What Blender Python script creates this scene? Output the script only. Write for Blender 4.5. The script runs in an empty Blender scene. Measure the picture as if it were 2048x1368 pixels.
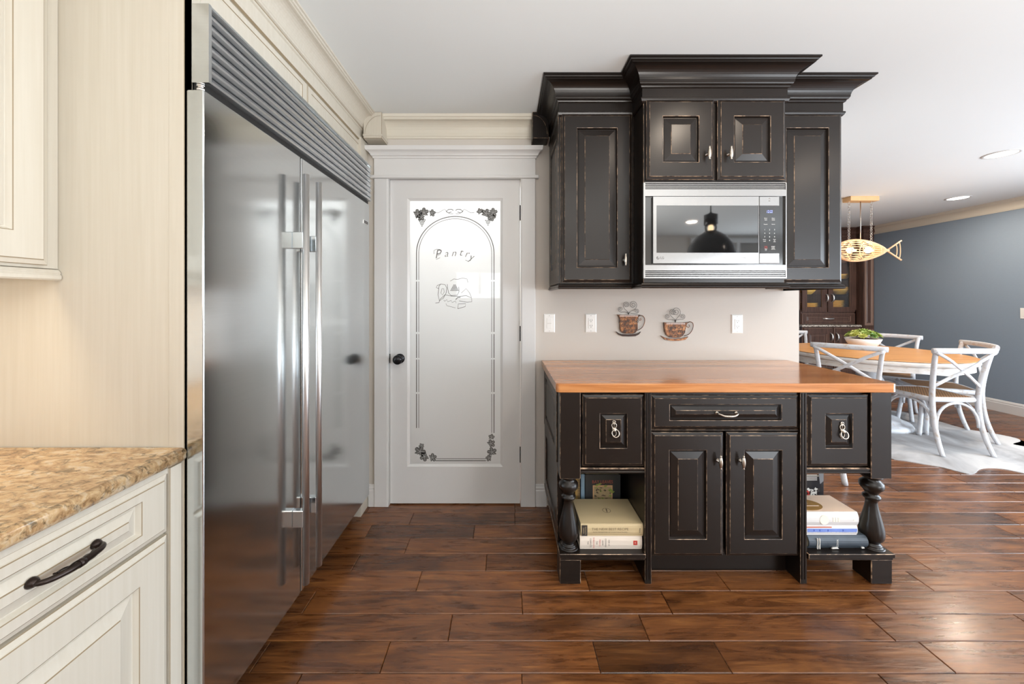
import bpy, bmesh, math, random
from mathutils import Vector, Matrix, noise as mnoise
PI = math.pi
SC = bpy.context.scene
COL = SC.collection
RND = random.Random(7)

# ------------------------------------------------------------------ camera, world, lights, exposure
F = 723.0            # focal length in pixels of the 2048 px wide frame
CX, CY = 1010.0, 599.0   # where the depth lines meet in the frame
H = 1.303            # eye height
ZC = 2.435           # ceiling
YW = 2.288           # kitchen wall face
XB = 5.76            # blue dining wall
XL = -1.475          # left wall
YB = -2.9            # wall behind the camera
YD = 6.12            # far dining wall

cam_d = bpy.data.cameras.new('camera')
cam = bpy.data.objects.new('camera', cam_d)
COL.objects.link(cam)
cam.location = (0, 0, H)
cam.rotation_euler = (PI/2, 0, 0)
cam_d.sensor_width = 36.0
cam_d.lens = F/2048*36.0
cam_d.shift_x = (1024-CX)/2048
cam_d.shift_y = -(684-CY)/2048
cam_d.clip_start = 0.02
SC.camera = cam

SC.view_settings.view_transform = 'Standard'
SC.view_settings.look = 'None'
SC.view_settings.gamma = 1.0
SC.view_settings.use_curve_mapping = False
SC.view_settings.exposure = -0.2
SC.cycles.use_denoising = True
SC.cycles.max_bounces = 12
SC.cycles.diffuse_bounces = 6
SC.cycles.glossy_bounces = 5
SC.cycles.sample_clamp_indirect = 6.0
SC.cycles.caustics_reflective = False
SC.cycles.caustics_refractive = False

world = bpy.data.worlds.new('world')
SC.world = world
world.use_nodes = True
world.node_tree.nodes['Background'].inputs[0].default_value = (0.75, 0.86, 1.0, 1)
world.node_tree.nodes['Background'].inputs[1].default_value = 1.0

def area_light(name, loc, rot, sx, sy, energy, color, shape='RECTANGLE', spread=None):
    d = bpy.data.lights.new(name, 'AREA')
    d.shape = shape
    d.size = sx
    if shape in ('RECTANGLE', 'ELLIPSE'):
        d.size_y = sy
    d.energy = energy
    d.color = color
    if spread:
        d.spread = spread
    o = bpy.data.objects.new(name, d)
    o.location = loc
    o.rotation_euler = rot
    COL.objects.link(o)
    return o

DAY = (0.90, 0.95, 1.0)
# daylight: sliding glass doors in the blue wall, windows in the wall behind the camera
area_light('daylight_sliding_door', (XB-0.05, 0.7, 1.08), (0, PI/2, 0), 2.0, 3.6, 300, (0.80, 0.90, 1.0))
area_light('daylight_sink_window', (-0.52, YB+0.06, 1.595), (PI/2+0.12, 0, 0), 0.96, 0.53, 20, DAY)
area_light('daylight_patio_window', (4.45, YB+0.06, 1.35), (PI/2+0.1, 0, 0), 2.2, 1.9, 200, DAY)
# added upward fill lamp behind the camera, brightens the ceiling like bounced flash
area_light('ceiling_fill', (1.0, -1.0, 0.95), (PI, 0, 0), 1.2, 1.2, 145, (1.0, 0.97, 0.93))
WARM = (1.0, 0.83, 0.66)
CANS = [(3.86, 2.81), (5.05, 4.03), (1.1, 1.1), (0.35, 0.3), (2.7, -1.73), (0.6, -1.5), (2.6, 0.6), (2.9, 5.0)]
for cx_, cy_ in CANS:
    area_light('recessed_lamp', (cx_, cy_, ZC-0.012), (0, 0, 0), 0.13, 0.13, 20 if cx_ > 3 else (2.5 if cy_ == 0.3 else 6), WARM, 'DISK')
area_light('pantry_lamp', (-0.3, 2.95, ZC-0.02), (0, 0, 0), 0.25, 0.25, 75, (1.0, 0.97, 0.94))
area_light('under_cabinet_lamp', (-1.227, 0.45, 1.383), (0, 0, 0), 0.014, 0.7, 2.0, (1.0, 0.8, 0.55))

# ------------------------------------------------------------------ helpers
def lin(c):
    c = c/255.0
    return c/12.92 if c <= 0.04045 else ((c+0.055)/1.055)**2.4
def srgb(r, g, b):
    return (lin(r), lin(g), lin(b), 1.0)
def PX(px, py, y):
    """world point on the plane Y = y that the photograph shows at pixel (px, py)"""
    s = F/y
    return Vector(((px-CX)/s, y, H-(py-CY)/s))
def PF(px, py, z=0.0):
    """world point on the horizontal plane z seen at pixel (px, py)"""
    y = F*(H-z)/(py-CY)
    return Vector(((px-CX)*y/F, y, z))

ORIG = {}
def thing(name, label, cat, loc=(0, 0, 0), group=None, kind=None):
    o = bpy.data.objects.new(name, None)
    o.empty_display_size = 0.05
    COL.objects.link(o)
    o.location = loc
    o['label'] = label
    if cat: o['category'] = cat
    if group: o['group'] = group
    if kind: o['kind'] = kind
    ORIG[o.name] = Vector(loc)
    return o
def tag(o, label, cat=None, group=None, kind=None):
    o['label'] = label
    if cat: o['category'] = cat
    if group: o['group'] = group
    if kind: o['kind'] = kind
    return o
def obj(name, bm, mats, parent=None, label=None, kind=None, recalc=True, loc=None):
    if recalc:
        bmesh.ops.recalc_face_normals(bm, faces=bm.faces)
    org = Vector((0, 0, 0))
    if parent is not None:
        org = ORIG.get(parent.name, Vector((0, 0, 0)))
    if loc is not None:
        org = Vector(loc)
    if org.length > 0:
        bmesh.ops.translate(bm, verts=bm.verts, vec=-org)
    me = bpy.data.meshes.new(name)
    bm.to_mesh(me)
    bm.free()
    if not isinstance(mats, (list, tuple)):
        mats = [mats]
    for m in mats:
        me.materials.append(m)
    o = bpy.data.objects.new(name, me)
    COL.objects.link(o)
    if parent is not None:
        o.parent = parent
        ORIG[o.name] = org
    elif loc is not None:
        o.location = loc
        ORIG[o.name] = org
    if label: o['label'] = label
    if kind: o['kind'] = kind
    return o
def struct(name, bm, mats, label=None, parent=None):
    o = obj(name, bm, mats, parent)
    if parent is None:
        o['kind'] = 'structure'
        if label: o['label'] = label
    return o
def copy_tree(o, parent=None):
    c = o.copy()
    COL.objects.link(c)
    if parent is not None:
        c.parent = parent
    ORIG[c.name] = ORIG.get(o.name, Vector((0, 0, 0)))
    for ch in list(o.children):
        copy_tree(ch, c)
    return c

def NB():
    return bmesh.new()
def box(bm, x0, x1, y0, y1, z0, z1, mat=0, bev=0.0, bmat=None, seg=1):
    vs = [bm.verts.new((x, y, z)) for z in (z0, z1) for y in (y0, y1) for x in (x0, x1)]
    idx = [(0, 1, 3, 2), (4, 6, 7, 5), (0, 4, 5, 1), (2, 3, 7, 6), (0, 2, 6, 4), (1, 5, 7, 3)]
    fs = []
    for q in idx:
        f = bm.faces.new([vs[i] for i in q]); f.material_index = mat; fs.append(f)
    if bev > 0:
        bmesh.ops.recalc_face_normals(bm, faces=fs)
        es = list({e for f in fs for e in f.edges})
        bmesh.ops.bevel(bm, geom=es, offset=bev, segments=seg, profile=0.5, affect='EDGES',
                        material=-1 if bmat is None else bmat)
    return vs
def quad(bm, pts, mat=0):
    f = bm.faces.new([bm.verts.new(p) for p in pts]); f.material_index = mat
    return f
def frame_of(d):
    d = d.normalized()
    a = Vector((0, 0, 1)) if abs(d.z) < 0.9 else Vector((1, 0, 0))
    u = d.cross(a).normalized()
    return u, d.cross(u).normalized()
def tube(bm, pts, r, n=8, closed=False, mat=0, caps=True, sq=None):
    """round (or flattened, sq = (a, b, up)) tube along pts"""
    pts = [Vector(p) for p in pts]
    m = len(pts)
    rs = [r]*m if not hasattr(r, '__len__') else list(r)
    rings = []
    u = None
    for i in range(m):
        if closed:
            t = pts[(i+1) % m]-pts[i-1]
        else:
            t = pts[min(i+1, m-1)]-pts[max(i-1, 0)]
        if t.length < 1e-9: t = Vector((0, 0, 1))
        t.normalize()
        if sq is not None:
            up = Vector(sq[2]); v = (up-t*up.dot(t)).normalized(); u = t.cross(v).normalized()
            ring = [bm.verts.new(pts[i]+u*math.cos(2*PI*k/n)*sq[0]+v*math.sin(2*PI*k/n)*sq[1]) for k in range(n)]
        else:
            if u is None:
                u, v = frame_of(t)
            else:
                u = (u-t*u.dot(t))
                if u.length < 1e-6: u, v = frame_of(t)
                u.normalize(); v = t.cross(u).normalized()
            ring = [bm.verts.new(pts[i]+(u*math.cos(2*PI*k/n)+v*math.sin(2*PI*k/n))*rs[i]) for k in range(n)]
        rings.append(ring)
    L = m if closed else m-1
    for i in range(L):
        a, b = rings[i], rings[(i+1) % m]
        for k in range(n):
            f = bm.faces.new((a[k], a[(k+1) % n], b[(k+1) % n], b[k])); f.smooth = True; f.material_index = mat
    if caps and not closed:
        for rg in (rings[0], rings[-1]):
            f = bm.faces.new(rg); f.material_index = mat
def lathe(bm, prof, c=(0, 0, 0), n=24, axis='Z', mat=0, smooth=True, caps=True, sx=1.0, sy=1.0):
    c = Vector(c)
    def P(r, z, a):
        x, y = r*math.cos(a)*sx, r*math.sin(a)*sy
        if axis == 'Z': return c+Vector((x, y, z))
        if axis == 'Y': return c+Vector((x, -z, y))     # profile height runs towards -Y
        return c+Vector((z, x, y))
    rings = []
    for r, z in prof:
        if r < 1e-6: rings.append([bm.verts.new(P(0, z, 0))])
        else: rings.append([bm.verts.new(P(r, z, 2*PI*k/n)) for k in range(n)])
    for a, b in zip(rings[:-1], rings[1:]):
        for k in range(n):
            va = [a[k % len(a)], a[(k+1) % n % len(a)]] if len(a) > 1 else [a[0]]
            vb = [b[(k+1) % n], b[k]] if len(b) > 1 else [b[0]]
            if len(va)+len(vb) < 3: continue
            f = bm.faces.new(va+vb); f.smooth = smooth; f.material_index = mat
    if caps:
        for rg in (rings[0], rings[-1]):
            if len(rg) > 2:
                f = bm.faces.new(rg); f.material_index = mat
def prism(bm, pts, M, d0, d1, mat=0, smat=None):
    """polygon pts (u, v) extruded from depth d0 to d1 through the mapping M(u, v, d)"""
    a = [bm.verts.new(M(u, v, d0)) for u, v in pts]
    b = [bm.verts.new(M(u, v, d1)) for u, v in pts]
    f = bm.faces.new(b); f.material_index = mat
    f = bm.faces.new(a[::-1]); f.material_index = mat
    n = len(pts)
    for i in range(n):
        f = bm.faces.new((a[i], a[(i+1) % n], b[(i+1) % n], b[i])); f.material_index = mat if smat is None else smat
def ribbon(bm, pts, w, M, d, mat=0):
    """flat printed line of width w along (u, v) points"""
    pts = [Vector((p[0], p[1])) for p in pts]
    m = len(pts); L = []; R = []
    for i in range(m):
        t = pts[min(i+1, m-1)]-pts[max(i-1, 0)]
        if t.length < 1e-9: t = Vector((1, 0))
        t.normalize(); nn = Vector((-t.y, t.x))*w*0.5
        L.append(bm.verts.new(M(pts[i].x+nn.x, pts[i].y+nn.y, d))); R.append(bm.verts.new(M(pts[i].x-nn.x, pts[i].y-nn.y, d)))
    for i in range(m-1):
        f = bm.faces.new((L[i], L[i+1], R[i+1], R[i])); f.material_index = mat
def panel(bm, M, w, h, rings):
    """concentric rectangular rings (inset_u, inset_v, depth, material of the band that follows): raised-panel fronts"""
    prev = None
    for iu, iv, d, mt in rings:
        cur = [bm.verts.new(M(u, v, d)) for u, v in ((iu, iv), (w-iu, iv), (w-iu, h-iv), (iu, h-iv))]
        if prev is not None:
            for k in range(4):
                f = bm.faces.new((prev[0][k], prev[0][(k+1) % 4], cur[(k+1) % 4], cur[k])); f.material_index = prev[1]
        prev = (cur, mt)
    f = bm.faces.new(prev[0]); f.material_index = prev[1]
def door_rings(su, sv, t=0.02, field=0.026, W=1, wl=0.0018):
    """profile of a raised panel door: W is the index of the edge material (worn paint or glaze)"""
    e = wl
    return [(0, 0, 0.0, 0), (0, 0, t*0.55, W), (e*.7, e*.7, t*0.62, 0), (.011, .011, t-.0035, 0), (.0125, .0125, t-.0015, W),
            (.0125+e, .0125+e, t, 0), (su-e, sv-e, t, W), (su, sv, t-.001, 0), (su+.005, sv+.005, t-.011, 0), (su+.008, sv+.008, t-.011, 0),
            (su+.010, sv+.010, t-.009, 0), (su+.010+field, sv+.010+field, t-.002, W), (su+.010+field+e, sv+.010+field+e, t, 0)]
def sweep(bm, path, prof, mat=0, closed=False, wear=None, wmat=1):
    """profile (p, z) swept along a plan path; p goes to the right of the direction of travel, corners mitred"""
    P = [Vector((a[0], a[1])) for a in path]
    m = len(P)
    nrm = []
    for i in range(m-1):
        d = (P[i+1]-P[i]).normalized(); nrm.append(Vector((d.y, -d.x)))
    rows = []
    for i in range(m):
        if i == 0: mv = nrm[0]
        elif i == m-1: mv = nrm[-1]
        else:
            a, b = nrm[i-1], nrm[i]; s = a+b; mv = s/(1+a.dot(b))
        rows.append([bm.verts.new((P[i].x+mv.x*p, P[i].y+mv.y*p, z)) for p, z in prof])
    for i in range(m-1):
        for k in range(len(prof)-1):
            f = bm.faces.new((rows[i][k], rows[i+1][k], rows[i+1][k+1], rows[i][k+1]))
            f.material_index = wmat if (wear and k in wear) else mat
    for rw in (rows[0], rows[-1]):
        f = bm.faces.new(rw); f.material_index = mat
def catmull(pts, n=6):
    pts = [Vector(p) for p in pts]
    out = []
    for i in range(len(pts)-1):
        p0 = pts[max(i-1, 0)]; p1 = pts[i]; p2 = pts[i+1]; p3 = pts[min(i+2, len(pts)-1)]
        for k in range(n):
            t = k/n
            out.append(0.5*((2*p1)+(-p0+p2)*t+(2*p0-5*p1+4*p2-p3)*t*t+(-p0+3*p1-3*p2+p3)*t**3))
    out.append(pts[-1])
    return out
def text_into(bm, body, size, M, d, mat=0, shear=0.0, align='CENTER', offset=0.0, rot=0.0, spacing=1.0, at=(0, 0), sx=1.0, depth=0.0):
    cu = bpy.data.curves.new('txt', 'FONT')
    cu.body = body; cu.size = size; cu.shear = shear; cu.align_x = align; cu.align_y = 'CENTER'
    cu.offset = offset; cu.space_character = spacing; cu.resolution_u = 2; cu.fill_mode = 'FRONT' if depth == 0 else 'BOTH'
    cu.extrude = depth
    o = bpy.data.objects.new('txt', cu)
    COL.objects.link(o)
    dg = bpy.context.evaluated_depsgraph_get()
    me = bpy.data.meshes.new_from_object(o.evaluated_get(dg))
    cr, sr = math.cos(rot), math.sin(rot)
    vs = []
    for v in me.vertices:
        x, y = v.co.x*sx, v.co.y
        vs.append(bm.verts.new(M(at[0]+x*cr-y*sr, at[1]+x*sr+y*cr, d+v.co.z)))
    for p in me.polygons:
        try:
            f = bm.faces.new([vs[i] for i in p.vertices]); f.material_index = mat
        except ValueError:
            pass
    bpy.data.objects.remove(o); bpy.data.curves.remove(cu); bpy.data.meshes.remove(me)
def front(X0, Yf, Z0):      # u right, v up, d towards the camera
    return lambda u, v, d: Vector((X0+u, Yf-d, Z0+v))
def east(Xf, Y0, Z0):       # faces +X, u along +Y
    return lambda u, v, d: Vector((Xf+d, Y0+u, Z0+v))
def west(Xf, Y0, Z0):
    return lambda u, v, d: Vector((Xf-d, Y0+u, Z0+v))

# ------------------------------------------------------------------ materials
class NT:
    def __init__(s, name):
        s.m = bpy.data.materials.new(name); s.m.use_nodes = True
        s.t = s.m.node_tree; s.b = s.t.nodes['Principled BSDF']
    def n(s, kind, **kw):
        nd = s.t.nodes.new(kind)
        for k, v in kw.items(): setattr(nd, k, v)
        return nd
    def l(s, a, b): s.t.links.new(a, b)
    def coord(s, scale=(1, 1, 1), loc=(0, 0, 0), seed=False):
        tc = s.n('ShaderNodeTexCoord'); mp = s.n('ShaderNodeMapping')
        mp.inputs['Scale'].default_value = scale; mp.inputs['Location'].default_value = loc
        if seed:
            at = s.n('ShaderNodeAttribute', attribute_type='OBJECT', attribute_name='seed')
            ad = s.n('ShaderNodeVectorMath', operation='ADD')
            s.l(tc.outputs['Object'], ad.inputs[0]); s.l(at.outputs['Fac'], ad.inputs[1]); s.l(ad.outputs[0], mp.inputs['Vector'])
        else:
            s.l(tc.outputs['Object'], mp.inputs['Vector'])
        return mp.outputs[0]
    def noise(s, vec, scale=5, detail=4, rough=0.55, dist=0.0):
        nd = s.n('ShaderNodeTexNoise'); s.l(vec, nd.inputs['Vector'])
        nd.inputs['Scale'].default_value = scale; nd.inputs['Detail'].default_value = detail
        nd.inputs['Roughness'].default_value = rough; nd.inputs['Distortion'].default_value = dist
        return nd.outputs['Fac']
    def ramp(s, fac, stops):
        nd = s.n('ShaderNodeValToRGB'); cr = nd.color_ramp
        while len(cr.elements) < len(stops): cr.elements.new(0.5)
        for e, (p, c) in zip(cr.elements, stops): e.position = p; e.color = c
        s.l(fac, nd.inputs['Fac']); return nd.outputs['Color']
    def mix(s, fac, a, b, mode='MIX'):
        nd = s.n('ShaderNodeMix', data_type='RGBA', blend_type=mode)
        for sock, val in ((0, fac), (6, a), (7, b)):
            if hasattr(val, 'is_linked'): s.l(val, nd.inputs[sock])
            elif sock == 0: nd.inputs[0].default_value = val
            else: nd.inputs[sock].default_value = val
        return nd.outputs[2]
    def math(s, op, a, b=None):
        nd = s.n('ShaderNodeMath', operation=op)
        for i, v in enumerate((a, b)):
            if v is None: continue
            if hasattr(v, 'is_linked'): s.l(v, nd.inputs[i])
            else: nd.inputs[i].default_value = v
        return nd.outputs[0]
    def bump(s, h, strength=0.2, dist=0.01):
        nd = s.n('ShaderNodeBump'); nd.inputs['Strength'].default_value = strength; nd.inputs['Distance'].default_value = dist
        s.l(h, nd.inputs['Height']); s.l(nd.outputs[0], s.b.inputs['Normal'])
    def set(s, col=None, rough=None, metal=None, ior=None, coat=None, coat_r=None, spec=None, aniso=None, trans=None, emit=None, estr=None):
        for k, v in (('Base Color', col), ('Roughness', rough), ('Metallic', metal), ('IOR', ior), ('Coat Weight', coat), ('Coat Roughness', coat_r),
                     ('Specular IOR Level', spec), ('Anisotropic', aniso), ('Transmission Weight', trans), ('Emission Color', emit), ('Emission Strength', estr)):
            if v is None: continue
            if hasattr(v, 'is_linked'): s.l(v, s.b.inputs[k])
            else: s.b.inputs[k].default_value = v
        return s.m
def simple(name, c, rough=0.5, metal=0.0, var=0.04, scale=8, **kw):
    t = NT(name)
    v = t.noise(t.coord(), scale, 3)
    a = tuple(x*(1-var) for x in c[:3])+(1,); b = tuple(min(1, x*(1+var)) for x in c[:3])+(1,)
    return t.set(col=t.mix(v, a, b), rough=rough, metal=metal, **kw)
def emission(name, c, st):
    t = NT(name); return t.set(col=(0, 0, 0, 1), rough=0.5, emit=c, estr=st)

M_WALL = simple('greige_paint', srgb(206, 200, 192), 0.7, var=0.015, scale=3)
M_CEIL = simple('ceiling_paint', srgb(230, 235, 236), 0.8, var=0.01, scale=2)
M_BLUE = simple('blue_grey_paint', srgb(134, 150, 166), 0.55, var=0.03, scale=60)
M_WHITE = simple('white_trim_paint', srgb(217, 217, 216), 0.32, var=0.01)
M_CREAMTRIM = simple('cream_trim_paint', srgb(216, 211, 197), 0.4, var=0.01)
M_PLATE = simple('white_plastic', srgb(240, 239, 235), 0.3, var=0.0)
M_DARKHOLE = simple('dark_slot', srgb(28, 27, 26), 0.6, var=0.0)

def cream_mat():
    t = NT('cream_glazed_paint')
    v = t.noise(t.coord((40, 40, 1.2)), 2.5, 4)
    w = t.noise(t.coord((1, 1, 1)), 3, 3)
    c = t.ramp(v, [(0.25, srgb(197, 191, 177)), (0.75, srgb(205, 200, 188))])
    c = t.mix(t.math('MULTIPLY', w, 0.25), c, srgb(197, 187, 170))
    return t.set(col=c, rough=0.42)
M_CREAM = cream_mat()
M_GLAZE = simple('brown_glaze_in_groove', srgb(142, 126, 100), 0.5, var=0.15, scale=20)

def black_mat():
    t = NT('black_brown_paint')
    v = t.noise(t.coord((1, 1, 1)), 6, 5)
    c = t.mix(v, srgb(20, 15, 12), srgb(31, 24, 20))
    sp = t.noise(t.coord((1, 1, 1), (3, 1, 2)), 160, 2)
    r = 0.3
    
    return t.set(col=c, rough=r, spec=0.42)
M_BLACK = black_mat()
def worn_mat():
    t = NT('rubbed_through_edge')
    v = t.noise(t.coord((1, 1, 1)), 26, 4, 0.65)
    f = t.ramp(v, [(0.45, (0, 0, 0, 1)), (0.66, (1, 1, 1, 1))])
    return t.set(col=t.mix(f, srgb(72, 58, 49), srgb(206, 174, 144)), rough=0.45)
M_WORN = worn_mat()
BK = [M_BLACK, M_WORN]
CR = [M_CREAM, M_GLAZE]

def floor_mat():
    t = NT('hand_scraped_acacia')
    at = t.n('ShaderNodeAttribute', attribute_type='OBJECT', attribute_name='tone')
    g = t.noise(t.coord((1.0, 9.0, 1.0), seed=True), 2.6, 6, 0.62, 1.6)
    h = t.noise(t.coord((2.2, 60.0, 1.0), seed=True), 3.0, 4, 0.6, 0.4)
    k = t.noise(t.coord((1.3, 3.5, 1.0), (5, 2, 0), seed=True), 1.7, 4, 0.6, 1.0)
    f = t.math('ADD', t.math('MULTIPLY', g, 0.75), t.math('MULTIPLY', h, 0.25))
    c = t.ramp(f, [(0.28, srgb(52, 32, 18)), (0.42, srgb(98, 59, 31)), (0.57, srgb(128, 81, 43)), (0.76, srgb(176, 122, 68))])
    dk = t.ramp(k, [(0.35, (0.36, 0.33, 0.32, 1)), (0.50, (1, 1, 1, 1))])
    c = t.mix(0.75, c, dk, 'MULTIPLY')
    tone = t.ramp(at.outputs['Fac'], [(0.0, (0.45, 0.42, 0.40, 1)), (0.5, (0.92, 0.88, 0.86, 1)), (1.0, (1.25, 1.18, 1.1, 1))])
    c = t.mix(1.0, c, tone, 'MULTIPLY')
    s1 = t.noise(t.coord((2.0, 18.0, 1.0), (1, 7, 0), seed=True), 2.2, 3, 0.5, 0.5)
    s2 = t.noise(t.coord((14.0, 60.0, 1.0), (3, 1, 0), seed=True), 2.0, 2)
    hh = t.math('ADD', s1, t.math('MULTIPLY', s2, 0.12))
    t.bump(hh, 0.35, 0.006)
    return t.set(col=c, rough=t.ramp(g, [(0.3, (0.24, 0.24, 0.24, 1)), (0.7, (0.34, 0.34, 0.34, 1))]), coat=0.35, coat_r=0.18)
M_FLOOR = floor_mat()
M_SUB = simple('dark_joint', srgb(34, 20, 14), 0.7)

def worktop_mat():
    t = NT('edge_glued_wood_top')
    tc = t.n('ShaderNodeTexCoord'); sp = t.n('ShaderNodeSeparateXYZ'); t.l(tc.outputs['Object'], sp.inputs[0])
    st = t.math('FLOOR', t.math('MULTIPLY', sp.outputs[1], 13.0))
    wn = t.n('ShaderNodeTexWhiteNoise', noise_dimensions='1D'); t.l(st, wn.inputs['W'])
    g = t.noise(t.coord((1.0, 26.0, 20.0)), 2.4, 5, 0.6, 0.6)
    f = t.math('ADD', t.math('MULTIPLY', g, 0.8), t.math('MULTIPLY', wn.outputs['Value'], 0.3))
    c = t.ramp(f, [(0.30, srgb(142, 86, 46)), (0.55, srgb(196, 128, 74)), (0.8, srgb(222, 160, 102))])
    return t.set(col=c, rough=0.2, coat=0.5, coat_r=0.08)
M_TOP = worktop_mat()

def granite_mat():
    t = NT('golden_granite')
    a = t.noise(t.coord((1.0, 2.4, 1.6)), 16, 6, 0.7, 1.2)
    b = t.noise(t.coord((1.2, 1.6, 1.5), (4, 4, 4)), 34, 5, 0.7, 0.8)
    v = t.n('ShaderNodeTexVoronoi'); t.l(t.coord(), v.inputs['Vector']); v.inputs['Scale'].default_value = 120
    c = t.ramp(a, [(0.30, srgb(84, 68, 54)), (0.42, srgb(170, 130, 88)), (0.53, srgb(214, 180, 134)), (0.68, srgb(230, 216, 192))])
    dk = t.ramp(b, [(0.36, srgb(34, 28, 24)), (0.47, (1, 1, 1, 1))])
    c = t.mix(0.85, c, dk, 'MULTIPLY')
    c = t.mix(t.math('MULTIPLY', v.outputs['Distance'], 0.35), c, srgb(226, 190, 140))
    return t.set(col=c, rough=0.14, spec=0.6)
M_GRANITE = granite_mat()

def speckle_mat():
    t = NT('grey_speckled_granite')
    a = t.noise(t.coord(), 60, 4, .7)
    return t.set(col=t.ramp(a, [(0.38, srgb(58, 52, 48)), (0.5, srgb(176, 168, 158)), (0.62, srgb(222, 216, 208))]), rough=.2)
M_HGRANITE = speckle_mat()

def steel_mat(name='brushed_steel', base=(0.65, 0.68, 0.69, 1), rough=0.14, sc=(3, 3, 240), bs=0.02):
    t = NT(name)
    v = t.noise(t.coord(sc), 4.0, 3)
    c = t.mix(v, tuple(x*0.93 for x in base[:3])+(1,), tuple(min(1, x*1.07) for x in base[:3])+(1,))
    t.bump(v, bs, 0.0006)
    return t.set(col=c, rough=rough, metal=1.0, aniso=0.3)
M_STEEL = steel_mat()
M_GRILLE = simple('satin_grille_steel', (0.66, 0.67, 0.68, 1), 0.3, metal=1.0, var=0.02)
M_STEELV = steel_mat('polished_steel_bar', (0.80, 0.79, 0.78, 1), 0.34, (200, 200, 3), 0.02)
M_TRIMSTEEL = steel_mat('bright_trim_steel', (0.37, 0.366, 0.362, 1), 0.26, (3, 3, 240), 0.02)
M_BLKGLASS = simple('black_glass', srgb(20, 20, 20), 0.03, var=0.0, ior=2.1)
M_PANELBLK = simple('black_control_panel', srgb(24, 23, 22), 0.12, var=0.0, ior=1.8)
M_GASKET = simple('black_gasket', srgb(24, 23, 22), 0.6, var=0.0)
M_PEWTER = simple('brushed_pewter', (0.55, 0.49, 0.42, 1), 0.32, metal=1.0, var=0.1, scale=60)
M_BRONZE = simple('oil_rubbed_bronze', srgb(46, 36, 32), 0.3, metal=0.6, var=0.2, scale=60)
M_KNOBBLK = simple('dark_bronze_knob', srgb(22, 22, 26), 0.16, metal=0.5, var=0.1)
M_ETCH = simple('clear_etched_lines', srgb(104, 104, 102), 0.15, var=0.3, scale=60)
M_ETCHL = simple('light_etched_veins', srgb(176, 178, 178), 0.2, var=0.1, scale=60)
def pane_mat():
    t = NT('frosted_glass')
    v = t.noise(t.coord((1, 1, 1)), 220, 2)
    t.bump(v, 0.02, 0.001)
    t.set(col=srgb(186, 190, 192), rough=0.35, coat=1.0, coat_r=0.02, spec=0.6)
    tl = t.n('ShaderNodeBsdfTranslucent'); tl.inputs['Color'].default_value = (0.92, 0.94, 0.95, 1)
    mx = t.n('ShaderNodeMixShader'); mx.inputs[0].default_value = 0.45
    t.l(t.b.outputs[0], mx.inputs[1]); t.l(tl.outputs[0], mx.inputs[2])
    t.l(mx.outputs[0], t.t.nodes['Material Output'].inputs['Surface'])
    return t.m
M_PANE = pane_mat()
def glass_mat():
    t = NT('clear_glass')
    tr = t.n('ShaderNodeBsdfTransparent'); gl = t.n('ShaderNodeBsdfGlossy'); gl.inputs['Roughness'].default_value = 0.02
    fr = t.n('ShaderNodeFresnel'); fr.inputs['IOR'].default_value = 1.45
    mx = t.n('ShaderNodeMixShader')
    t.l(fr.outputs[0], mx.inputs[0]); t.l(tr.outputs[0], mx.inputs[1]); t.l(gl.outputs[0], mx.inputs[2])
    t.l(mx.outputs[0], t.t.nodes['Material Output'].inputs['Surface'])
    return t.m
M_GLASS = glass_mat()
def hutch_mat():
    t = NT('dark_walnut_stain')
    g = t.noise(t.coord((18, 18, 1.5)), 2.5, 5)
    return t.set(col=t.ramp(g, [(0.3, srgb(62, 45, 39)), (0.7, srgb(98, 73, 64))]), rough=0.28, coat=0.3)
M_HUTCH = hutch_mat()
M_HUTCHE = simple('lighter_walnut_edge', srgb(140, 116, 104), 0.3, var=0.1)
def whitewash_mat(name, lo, hi, sc):
    t = NT(name)
    g = t.noise(t.coord(sc), 3.0, 5, 0.65, 0.5)
    c = t.ramp(g, [(0.26, lo), (0.46, hi), (1.0, srgb(206, 210, 216))])
    t.bump(g, 0.15, 0.003)
    return t.set(col=c, rough=0.55)
M_WWASH = whitewash_mat('whitewashed_oak', srgb(176, 158, 138), srgb(200, 203, 208), (7, 7, 7))
M_WWEDGE = whitewash_mat('whitewashed_weathered_edge', srgb(166, 142, 118), srgb(224, 220, 214), (3, 3, 24))
def tabletop_mat():
    t = NT('honey_oak_top')
    g = t.noise(t.coord((1.2, 22, 4)), 2.2, 5, 0.6, 0.5)
    return t.set(col=t.ramp(g, [(0.3, srgb(196, 134, 74)), (0.7, srgb(226, 170, 108))]), rough=0.35)
M_TABLE = tabletop_mat()
def rattan_mat():
    t = NT('woven_rattan')
    ck = t.n('ShaderNodeTexChecker'); t.l(t.coord((1, 1, 1)), ck.inputs['Vector']); ck.inputs['Scale'].default_value = 90
    ck.inputs['Color1'].default_value = srgb(176, 136, 96); ck.inputs['Color2'].default_value = srgb(112, 82, 58)
    t.bump(ck.outputs['Fac'], 0.4, 0.003)
    return t.set(col=ck.outputs['Color'], rough=0.6)
M_RATTAN = rattan_mat()
def hide_mat():
    t = NT('cowhide')
    a = t.noise(t.coord((1, 1, 1)), 1.7, 4, 0.6, 0.8)
    b = t.noise(t.coord((30, 8, 1)), 6, 4)
    c = t.ramp(a, [(0.36, srgb(136, 134, 134)), (0.50, srgb(176, 176, 178)), (0.64, srgb(206, 205, 204))])
    c = t.mix(t.math('MULTIPLY', b, 0.3), c, srgb(150, 138, 126))
    t.bump(b, 0.3, 0.004)
    return t.set(col=c, rough=0.8)
M_HIDE = hide_mat()
M_RIBS = simple('pale_rattan_rib', srgb(224, 186, 146), 0.5, var=0.12, scale=30)
M_CANOPYWOOD = simple('pale_pine_block', srgb(222, 180, 130), 0.45, var=0.1, scale=20)
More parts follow.
